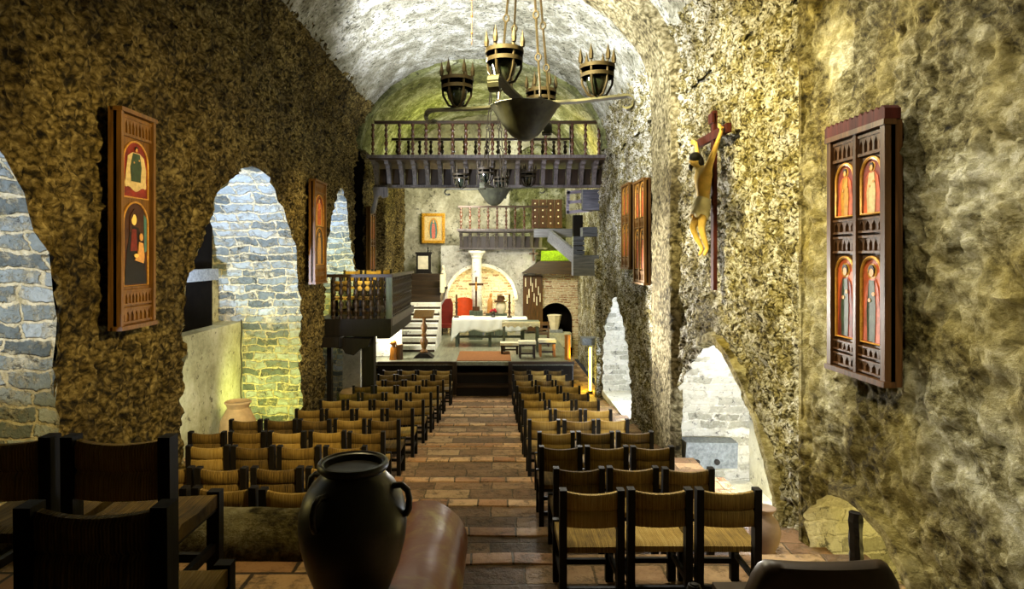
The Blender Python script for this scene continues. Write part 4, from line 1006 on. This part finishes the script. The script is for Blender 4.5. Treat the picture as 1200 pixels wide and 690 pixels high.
# stone column and standing cross in the niche
co = thing('stone_column', 'round pale stone column standing in front of the arched niche', 'column', (at(558.5, 0, 24.4).x, 24.55, AZ))
bm = B(); lathe(bm, [(0, .2), (.21, .2), (.205, 2.0), (.19, 2.95), (.19, 3.0), (0, 3.0)], 24); obj('shaft', bm, M['white_plaster'], co, True)
bm = B(); box(bm, -.3, .3, -.28, .28, 0, .2); obj('base', bm, M['grey_stone'], co, bevel=.02)
bm = B(); lathe(bm, [(0, 2.98), (.19, 2.98), (.23, 3.03), (.22, 3.07), (.27, 3.16), (.33, 3.2), (.33, 3.28), (0, 3.28)], 24); obj('capital', bm, M['white_plaster'], co, True)
cr = thing('standing_cross', 'brown wooden cross on a grey box in front of the stone column', 'cross', (at(558, 0, 23.4).x, 23.4, AZ))
bm = B(); box(bm, -.24, .24, -.2, .2, 0, 1.05); obj('pedestal', bm, M['sage_wood'], cr, bevel=.02)
bm = B(); box(bm, -.13, .13, -.12, .12, 1.05, 1.2); box(bm, -.035, .035, -.03, .03, 1.2, 2.3); obj('upright', bm, M['brown_carved'], cr)
bm = B(); box(bm, -.27, .27, -.04, .03, 1.98, 2.07); obj('crossbar', bm, M['brown_carved'], cr)
bm = B(); ell(bm, (0, -.06, 1.9), .05, .04, .14, 8, 6); ell(bm, (0, -.065, 2.07), .04, .04, .05, 8, 6); obj('small_figure', bm, M['p_gold'], cr, True)
oc = thing('orange_armchair', 'high-backed orange leather armchair with dark red sides behind the altar', 'armchair', (at(544, 0, 24.0).x, 24.0, AZ))
bm = B(); pr = None
for i in range(17):
    t = i / 16; a = -1.0 + 2.0 * t; x = .42 * math.sin(a) * .8; y = .34 * math.cos(a)
    ring = [bm.verts.new(p) for p in ((x, y - .3, .45), (x, y - .3, 1.5 - .06 * abs(2 * t - 1) ** 3), (x * 1.12, y * 1.15 - .3, 1.48 - .06 * abs(2 * t - 1) ** 3), (x * 1.1, y * 1.12 - .3, .45))]
    if pr:
        for k in range(4): bm.faces.new((pr[k], pr[(k + 1) % 4], ring[(k + 1) % 4], ring[k]))
    else: bm.faces.new(ring[::-1])
    pr = ring
bm.faces.new(pr); obj('backrest', bm, M['orange'], oc, True)
bm = B(); box(bm, -.36, .36, -.35, .2, .36, .48); obj('seat', bm, M['orange'], oc, True, .04)
for sx in (-1, 1):
    for y in (-.3, .15): bm = B(); box(bm, sx * .3 - .03, sx * .3 + .03, y - .03, y + .03, 0, .37); obj('leg', bm, M['dark_wood'], oc)
ds = thing('dark_red_armchair', 'dark red leather chair at the foot of the niche beside the white stairs', 'armchair', (at(527, 0, 24.6).x - .12, 24.72, AZ))
bm = B(); prism(bm, [(-.22, .3), (.22, .3), (.24, 1.2), (.16, 1.42), (-.05, 1.4), (-.2, 1.15)], fnp, -.04, .05); obj('backrest', bm, M['dkred'], ds, bevel=.02)
bm = B(); box(bm, -.22, .22, -.4, .0, .3, .44); obj('seat', bm, M['dkred'], ds, bevel=.03)
for sx in (-1, 1):
    for y in (-.36, .0): bm = B(); box(bm, sx * .18 - .025, sx * .18 + .025, y - .025, y + .025, 0, .31); obj('leg', bm, M['dark_wood'], ds)
ur = thing('ceramic_urn', 'white ceramic urn with a dark hat-shaped lid in the arched niche', 'urn', (at(587, 0, 24.3).x, 24.5, AZ))
bm = B(); box(bm, -.24, .24, -.2, .2, 0, .85); obj('stand', bm, M['sage_wood'], ur, bevel=.02)
bm = B(); lathe(bm, [(0, .85), (.14, .85), (.2, 1.0), (.22, 1.12), (.17, 1.25), (.19, 1.3), (0, 1.3)], 18); obj('body', bm, M['white_clay'], ur, True)
bm = B(); lathe(bm, [(0, 1.3), (.26, 1.3), (.26, 1.34), (.16, 1.38), (.14, 1.5), (.16, 1.54), (0, 1.58)], 18); obj('lid', bm, M['brown_carved'], ur, True)
ps = thing('praying_statue', 'small tan wooden statue bowing beside the white urn', 'statue', (at(574, 0, 24.5).x, 24.6, AZ))
bm = B(); box(bm, -.16, .16, -.14, .14, 0, .85); obj('stand', bm, M['sage_wood'], ps, bevel=.02)
bm = B(); lathe(bm, [(0, .85), (.12, .85), (.10, 1.1), (.11, 1.3), (.07, 1.42), (.03, 1.46), (.055, 1.5), (.06, 1.56), (.04, 1.62), (0, 1.64)], 14)
for v in bm.verts: v.co.x += .12 * max(0, v.co.z - 1.2)
obj('figure', bm, M['skin_dark'], ps, True)
# credence, stools, chair
cd = thing('credence_table', 'small sage green side table with a scalloped cloth edge beside the altar', 'table', (at(610, 0, 20.5).x, 20.5, AZ))
bm = B(); box(bm, -.6, .6, -.3, .3, .92, .97); obj('tabletop', bm, M['sage_wood'], cd, bevel=.01)
for x in (-.54, .54):
    for y in (-.25, .25): bm = B(); box(bm, x - .04, x + .04, y - .04, y + .04, 0, .92); obj('leg', bm, M['sage_wood'], cd, bevel=.008)
bm = B(); pr = None
for i in range(49):
    u = -.61 + 1.22 * i / 48; ring = [bm.verts.new((u, -.31, .975)), bm.verts.new((u, -.315, .97)), bm.verts.new((u, -.32, .78 + .05 * abs(math.sin(i * PI / 8))))]
    if pr:
        for k in range(2): bm.faces.new((pr[k], pr[k + 1], ring[k + 1], ring[k]))
    pr = ring
o = obj('lace_cloth', bm, M['loin'], None, True, loc=cd.location); tag(o, 'scalloped cream lace edging on the small side table', 'tablecloth')
o.modifiers.new('thickness', 'SOLIDIFY').thickness = .006
def stool(px, d, w, lab, h=.45):
    r = thing('cushioned_stool', lab, 'stool', (at(px, 0, d).x, d, AZ), 0, 'cushioned stools by the altar')
    bm = B(); box(bm, -w / 2, w / 2, -.2, .2, h - .07, h - .02); obj('seat_frame', bm, M['dark_wood'], r)
    bm = B(); box(bm, -w / 2 - .01, w / 2 + .01, -.21, .21, h - .02, h + .06); obj('cushion', bm, M['cushion'], r, True, .03)
    for x in (-w / 2 + .04, w / 2 - .04):
        for y in (-.16, .16): bm = B(); box(bm, x - .03, x + .03, y - .03, y + .03, 0, h - .07); obj('leg', bm, M['orange_wood'] if px > 635 else M['dark_wood'], r)
    bm = B(); box(bm, -w / 2 + .05, w / 2 - .05, -.175, -.145, .12, .17); obj('stretcher', bm, M['dark_wood'], r)
stool(617.5, 19.1, .5, 'cream cushioned stool with dark legs in front of the small side table')
stool(641, 19.45, .5, 'cream cushioned stool with orange legs at the end of the altar platform')
stool(597, 19.9, .56, 'low cream cushioned stool between the altar table and the dark-legged stool', .3)
wc = thing('wooden_chair', 'small brown wooden chair behind the side table near the round oven', 'chair', (at(636, 0, 21.6).x, 21.6, AZ))
bm = B(); box(bm, -.2, .2, -.2, .2, .4, .45); obj('seat', bm, M['brown_carved'], wc)
bm = B(); box(bm, -.2, .2, -.21, -.17, .72, .84); box(bm, -.2, .2, -.21, -.17, .56, .62); obj('backrest', bm, M['gilt_wood'], wc)
for x in (-.18, .18): 
    bm = B(); box(bm, x - .025, x + .025, -.22, -.17, 0, .86); obj('rear_post', bm, M['brown_carved'], wc)
    bm = B(); box(bm, x - .025, x + .025, .15, .2, 0, .4); obj('front_leg', bm, M['brown_carved'], wc)
bm = B(); pr = None
x0, x1 = at(535, 0, 18.5).x, at(599, 0, 18.5).x
box(bm, x0, x1, 18.45, 20.3, AZ + .001, AZ + .016); o = obj('rug', bm, M['rug'], None, bevel=.004); tag(o, 'rust coloured rug in front of the altar table', 'rug')
# lectern
le = thing('lectern', 'turned wooden lectern standing on the altar platform by the white stairs', 'lectern', (at(497, 0, 19.2).x, 19.2, AZ))
bm = B(); prism(bm, [(-.3, 0), (.3, 0), (.12, .14), (-.12, .14)], fnp, -.25, .25); obj('base', bm, M['black_wood'], le, bevel=.02)
bm = B(); lathe(bm, [(0, .12), (.1, .12), (.12, .18), (.06, .26), (.11, .4), (.12, .5), (.06, .6), (.09, .68), (.05, .74), (.09, .85), (.1, .93), (.05, 1.05), (.05, 1.15), (.09, 1.2), (0, 1.22)], 14); obj('column', bm, M['gilt_wood'], le, True)
bm = B(); prism(bm, [(-.28, 1.2), (.22, 1.38), (.22, 1.42), (-.28, 1.25)], lambda u, v, d: (d, u, v), -.3, .3); obj('book_rest', bm, M['gilt_wood'], le, bevel=.01)
# carved orange figure block
of = thing('carved_wood_ornament', 'orange carved wooden ornament at the corner of the altar platform', 'ornament', (at(464, 0, 18.75).x, 18.75, AZ))
bm = B(); lathe(bm, [(0, 0), (.13, 0), (.11, .1), (.1, .35), (.05, .4), (.09, .46), (.09, .52), (.03, .58), (0, .6)], 14, (-.07, 0, 0)); obj('tall_piece', bm, M['orange_wood'], of, True)
bm = B(); lathe(bm, [(0, 0), (.11, 0), (.1, .3), (.11, .44), (0, .45)], 14, (.1, .03, 0)); obj('short_piece', bm, M['gilt_wood'], of, True)
bm = B(); tube(bm, [(-.07, 0, .5), (-.22, -.03, .46)], [.03, .015], 6); obj('spout', bm, M['gilt_wood'], of)
# yellow post at the platform end
yp = thing('yellow_post', 'short round yellow post at the end of the altar platform', 'post', (at(665, 0, 18.75).x, 18.75, AZ))
bm = B(); lathe(bm, [(0, 0), (.09, 0), (.085, .7), (0, .7)], 16); obj('shaft', bm, M['orange_wood'], yp, True)
bm = B(); lathe(bm, [(0, .7), (.095, .7), (.095, .73), (0, .74)], 16); obj('cap', bm, M['orange_wood'], yp, True)
# white flower pot in the oven mouth
wp = thing('white_pot', 'faceted white pot standing in the mouth of the round brick oven', 'pot', (at(650, 0, 24.9).x, 25.0, -3.0))
bm = B(); lathe(bm, [(0, .1), (.16, .1), (.27, .62), (.29, .66), (.27, .68), (.24, .64), (.14, .2), (0, .18)], 8); obj('body', bm, M['white_clay'], wp)
bm = B(); box(bm, -.3, .3, -.25, .25, 0, .1); obj('slab', bm, M['grey_stone'], wp)
bm = B(); box(bm, at(632, 0, 24.6).x, at(670, 0, 24.6).x, 24.7, 25.2, AZ - .5, AZ + .06); struct('trim_10', bm, M['plaster_grey'], False)
# hood over the oven bay, with moss, candles hanging on the dark wall, small cross
hd_ = thing('oven_hood', 'dark sloping hood over the brick oven bay', 'hood', (0, 0, 0))
a, b, c_, d_ = at(612, 320, 24.6), at(632, 306, 24.6), at(676, 306, 24.6), at(690, 322, 24.6)
bm = B(); prism(bm, [(a.x, a.z), (d_.x, d_.z), (c_.x, c_.z), (b.x, b.z)], lambda u, v, d: (u, d, v), 24.5, 25.15); obj('slab', bm, M['dark_wood_x'], hd_)
bm = B(); box(bm, b.x + .1, c_.x, 24.7, 25.1, b.z, b.z + .42)
for v in bm.verts: v.co += rough(v.co * 2, .12)
obj('mossy_stone', bm, M['green_moss'], hd_, bevel=.04)
bm = B(); box(bm, at(613, 0, 24.95).x, at(636, 0, 24.95).x, 25.0, 25.1, at(0, 388, 25).z, at(0, 323, 25).z)
cb = tag(obj('wooden_board', bm, M['brown_carved']), 'dark wall board hung with pale candles beside the arched niche', 'board')
for k, (px, py) in enumerate(((616, 331), (620, 344), (624, 337), (628, 332), (631, 341), (618, 351), (626, 349), (633, 349), (622, 330), (629, 353))):
    p = at(px, py, 24.95); bm = B(); lathe(bm, [(0, -.16), (.022, -.16), (.02, .16), (.006, .19), (0, .19)], 8)
    o = obj('hanging_candle', bm, M['white_clay'], None, True, loc=(p.x, 24.96, p.z)); tag(o, 'pale candle on the dark board beside the arched niche', 'candle', 'candles on the dark board')
p = at(619.5, 313, 24.5)
bm = B(); box(bm, -.035, .035, -.03, .03, -.05, .42); box(bm, -.17, .17, -.03, .03, .2, .27); o = obj('small_cross', bm, M['brown_carved'], None, loc=(p.x + .2, 24.75, at(0, 306, 24.6).z + .055)); tag(o, 'small wooden cross standing on the hood over the oven', 'cross')
# stairs to the upper left, cabinet, framed picture
ws = thing('white_stairs', 'white stone stairs rising behind the lectern', 'stairs', (-2.55, 20.2, AZ))
n = 7
for k in range(n):
    z0 = .2 * k; y = .36 * k
    bm = B(); box(bm, -.62 + .015 * k, .62 - .0 * k, y, .36 * n + .1, z0, z0 + .2); obj('step', bm, M['white_plaster'], ws, bevel=.012)
    bm = B(); box(bm, -.62 + .015 * k, .62, y - .004, y + .0, z0, z0 + .075); obj('riser_shadow_strip', bm, M['dark_wood_x'], ws)  # dark strip painted as the shade at the riser foot
us = thing('wooden_steps', 'dark wooden steps at the top of the white stairs', 'stairs', (-2.5, 22.85, AZ + 1.4))
for k in range(4):
    bm = B(); box(bm, -.62, .52, .3 * k, 1.4, .25 * k, .25 * k + .25); obj('step', bm, M['dark_wood_x'], us, bevel=.01)
bm = B(); box(bm, .52, .66, -.02, .3, .35, 1.0); obj('end_board', bm, M['loin'], us)
ct = thing('clock_cabinet', 'small dark cabinet with a pale face at the top of the wooden steps', 'cabinet', (at(496.5, 0, 25.2).x, 25.2, at(0, 321, 25.2).z))
bm = B(); box(bm, -.27, .27, -.2, .2, 0, .8); box(bm, -.31, .31, -.23, .2, .8, .87); box(bm, -.31, .31, -.23, .2, -.0, .06); obj('case', bm, M['black_wood'], ct, bevel=.01)
bm = B(); box(bm, -.2, .2, -.215, -.2, .2, .72); obj('face_panel', bm, M['white_clay'], ct)
bm = B(); lathe(bm, [(0, 0), (.03, 0), (.03, .06), (.015, .1), (.04, .16), (0, .22)], 10, (.17, 0, .87)); obj('finial', bm, M['black_wood'], ct, True)
bm = B(); box(bm, at(482, 0, 25.2).x, at(512, 0, 25.2).x, 24.2, 25.7, AZ + 1.4, at(0, 321.2, 25.2).z); struct('trim_11', bm, M['dark_wood_x'], False)
ic = thing('framed_picture', 'gold framed picture of a robed standing figure on the back wall', 'painting', (at(508, 0, 25.7).x, 25.72, at(0, 285, 25.7).z))
bm = B(); box(bm, -.4, .4, -.03, .02, .05, 1.15); pic = obj('canvas', bm, M['p_cream'], ic)
bm = B()
for q in ((-.47, .47, 0, .12), (-.47, .47, 1.1, 1.22), (-.47, -.36, .12, 1.1), (.36, .47, .12, 1.1)): box(bm, q[0], q[1], -.08, .02, q[2], q[3])
for k in range(40):
    t = k / 40; L = 4.08; s = t * 4.2; 
    u, v = ((-.415 + .83 * (s / .9), .06) if s < .9 else (.415, .06 + 1.1 * (s - .9) / 1.2) if s < 2.1 else (.415 - .83 * (s - 2.1) / .9, 1.16) if s < 3.0 else (-.415, 1.16 - 1.1 * (s - 3.0) / 1.2))
    ell(bm, (u, -.085, v), .04, .025, .04, 6, 4)
obj('frame', bm, M['gold'], ic)
flat('glow', oval(0, .6, .2, .44), M['p_gold'], pic, .03, .033); flat('robe', [(-.12, .2), (.12, .2), (.16, .45), (.12, .8), (.06, .95), (-.06, .95), (-.13, .78), (-.16, .45)], M['p_blue'], pic, .033, .037)
flat('gown', [(-.06, .2), (.07, .2), (.08, .5), (.05, .8), (-.05, .8), (-.08, .5)], M['p_pink'], pic, .036, .04); flat('face', oval(0, .88, .04, .055), M['skin_dark'], pic, .036, .042)
wsx = at(519, 322, 24.6)
wf = thing('white_statue', 'small white statue on a shelf at the edge of the apse wall', 'statue', (wsx.x, 24.75, at(0, 336, 24.7).z))
bm = B(); lathe(bm, [(0, 0), (.11, 0), (.09, .3), (.11, .5), (.06, .62), (.035, .66), (.06, .7), (.065, .78), (.03, .84), (0, .85)], 12); obj('figure', bm, M['white_clay'], wf, True)
bm = B(); box(bm, -.16, .16, -.15, .45, -.08, 0); obj('shelf', bm, M['dark_wood_x'], wf)
# stone pillar with a lit lamp tube behind it, corbel
bm = B(); box(bm, 2.86, 3.35, 17.75, 18.05, -4.1, -.1, 0)
bmesh.ops.subdivide_edges(bm, edges=bm.edges, cuts=8, use_grid_fill=True)
for v in bm.verts: v.co += rough(v.co, .06)
struct('wall_pier', bm, M['right'])
bm = B(); box(bm, at(682, 0, 18.2).x, at(707, 0, 18.2).x, 18.12, 18.6, at(0, 404, 18.2).z, at(0, 396, 18.2).z); o = obj('stone_shelf', bm, M['grey_stone'], None, bevel=.02); tag(o, 'dark stone shelf above the glowing lamp tube by the wall', 'shelf', None, 'structure')
lt = thing('lamp_tube', 'tall glowing yellow lamp tube in the corner beside the altar platform', 'lamp', (at(692, 0, 18.35).x, 18.4, -4.0))
bm = B(); lathe(bm, [(0, .08), (.035, .08), (.035, 1.34), (0, 1.34)], 12); obj('tube', bm, M['lamp'], lt, True)
bm = B(); lathe(bm, [(0, 0), (.07, 0), (.07, .08), (0, .08)], 12); obj('base', bm, M['iron'], lt, True)
# ------------------------------------------------------------------ lights
def light(ty, loc, energy, col, size=.2, target=None, spot=None, blend=.4, sy=None, spread=None):
    d = bpy.data.lights.new('unseen_light', ty); d.energy = energy; d.color = lin(col)[:3]
    o = bpy.data.objects.new('unseen_light', d); COL.objects.link(o); o.location = loc
    if ty == 'AREA':
        d.size = size
        if sy: d.shape = 'RECTANGLE'; d.size_y = sy
        if spread: d.spread = spread
    else: d.shadow_soft_size = size
    if ty == 'SPOT': d.spot_size = spot; d.spot_blend = blend
    if target is not None: o.rotation_euler = (Vector(target) - Vector(loc)).to_track_quat('-Z', 'Y').to_euler()
    return o
COOL, WHITE, WARM, YEL, GRN = '#d6e4ff', '#fff6e4', '#ffe6a8', '#ffe88a', '#e9ee74'
# chapels on the gallery side: cool above, yellow-green below
light('SPOT', (-4.3, 8.3, -.6), 620, COOL, .1, (-4.3, 12.1, .9), 1.3, .6)
light('SPOT', (-4.25, 10.8, -2.7), 80, GRN, .35, (-4.3, 12.1, -2.2), 2.2, .8)
light('SPOT', (-4.3, 8.6, -2.2), 45, '#f4f3d0', .2, (-5, 10.6, -2.2), 1.4, .8)
light('SPOT', (-4.3, 14.2, 0), 240, COOL, .1, (-4.3, 17, .9), 1.5, .6)
light('SPOT', (-4.2, 14.3, -.9), 110, GRN, .15, (-4.2, 17, -.7), 1.5, .8)
light('SPOT', (-4.6, 2.6, -.3), 260, COOL, .1, (-4.4, 5.3, .6), 1.4, .6)
light('POINT', (-4.6, 4.0, -.6), 14, YEL, .15)
# low arches on the crucifix side
light('POINT', (3.7, 8.0, -2.6), 120, '#eef3ff', .12)
light('POINT', (3.5, 14.9, -2.9), 110, COOL, .12)
light('POINT', (3.5, 5.0, -2.5), 9, YEL, .1)
# vault uplights, unseen and added in mid-air
light('SPOT', (-2.6, 12.2, 1.6), 1200, '#f4f7ff', .2, (1.4, 13.6, 4.9), 2.2, .5)
light('SPOT', (.6, 9.6, .2), 1500, '#f6f8f4', .2, (.8, 12.0, 5.2), 1.5, .7)
light('SPOT', (-2.2, 8.5, 1.9), 1000, '#fbf8e8', .2, (2.2, 10.4, 4.4), 1.6, .6)
light('SPOT', (1.6, 14.6, 1.8), 350, '#f4f7ff', .2, (-1.6, 15.6, 5.2), 1.2, .6)
# behind the upper balcony
light('POINT', (-1.7, 22.4, 4.0), 90, GRN, .2)
light('POINT', (.8, 23.4, 3.6), 200, '#f2f2e4', .2)
light('POINT', (2.6, 21.6, 3.6), 60, YEL, .2)
# corbels: unseen spots added to bring out their relief
light('SPOT', (1.0, 14.0, .3), 200, '#f3ecff', .15, (2.0, 17.6, 2.2), .8, .6)
light('SPOT', (-1.6, 15.2, .9), 45, '#fbf3c0', .15, (-2.6, 17.5, 2.3), .9, .6)
# sanctuary
light('AREA', (-.3, 20.6, 1.2), 170, WHITE, 2.0, (-.3, 22.5, -3), sy=1.2)
light('POINT', (-1.3, 25.0, -1.3), 16, WARM, .1)
light('POINT', (.45, 25.0, -1.4), 20, WARM, .1)
light('POINT', (-3.1, 18.7, -2.2), 60, WHITE, .1)
light('SPOT', (1.6, 21.0, .4), 170, '#fff0c0', .12, (2.3, 25, -2), 1.2, .6)
light('POINT', (2.2, 24.2, .5), 22, GRN, .1)
light('POINT', (2.72, 18.5, -3.3), 60, '#ffe040', .06)
light('AREA', (-1.2, 23.4, 1.9), 60, WHITE, 1.2, (-1.6, 25.9, .6))
# nave: unseen fill spots added in mid-air for walls, floor and chairs
light('SPOT', (-.6, 6.4, 4.6), 680, WARM, .35, (-.6, 11.6, -3.4), 1.15, .8)
light('SPOT', (1.2, 4.0, 1.2), 850, '#ffe09a', .12, (-3.7, 6.8, -.7), 1.35, .9)
light('SPOT', (-.4, 9.4, .9), 420, '#ffe09a', .15, (-3.7, 12.4, -.2), 1.0, .9)
light('SPOT', (-.6, 5.2, 3.0), 1700, '#ffeca6', .15, (3.0, 8.2, .8), 1.5, .9)
light('SPOT', (.9, 13.4, -.9), 1400, '#fff8ec', .15, (3.0, 9.6, -.9), 1.4, .8)
light('SPOT', (-.4, 7.0, 2.0), 700, '#fff5d2', .15, (2.9, 4.4, -.5), 1.5, .9)
light('SPOT', (.2, 1.4, 1.8), 200, '#fff5d8', .15, (2.9, 3.7, .2), 1.0, .8)
light('SPOT', (1.7, 5.9, 3.1), 380, '#fff8e0', .1, (2.85, 3.7, -.9), 1.3, .9)
light('SPOT', (1.9, 2.2, 2.4), 130, '#fff8e0', .1, (2.95, 3.7, -.9), .9, .9)
light('SPOT', (-3.1, 13.7, .5), 150, '#ffe07a', .1, (-3.0, 15.8, -1.3), 1.5, .8)
light('SPOT', (-1.3, 4.2, 1.9), 110, WARM, .2, (-1.1, 3.4, -1.4), .75, .7)
W = bpy.data.worlds.new('World'); S.world = W; W.use_nodes = True
W.node_tree.nodes['Background'].inputs[0].default_value = (.9, .85, .7, 1); W.node_tree.nodes['Background'].inputs[1].default_value = .02
# ------------------------------------------------------------------ camera
cam = bpy.data.cameras.new('camera'); co_ = bpy.data.objects.new('camera', cam); COL.objects.link(co_)
cam.sensor_width = 36; cam.lens = F / 1200 * 36; cam.shift_x = (600 - CX) / 1200; cam.shift_y = -(345 - CY) / 1200
co_.location = (0, 0, 0); co_.rotation_euler = (PI / 2, 0, 0); cam.clip_start = .05
S.camera = co_
S.view_settings.view_transform = 'Standard'; S.view_settings.look = 'None'; S.view_settings.exposure = 1.0; S.view_settings.gamma = 1
S.view_settings.use_curve_mapping = False
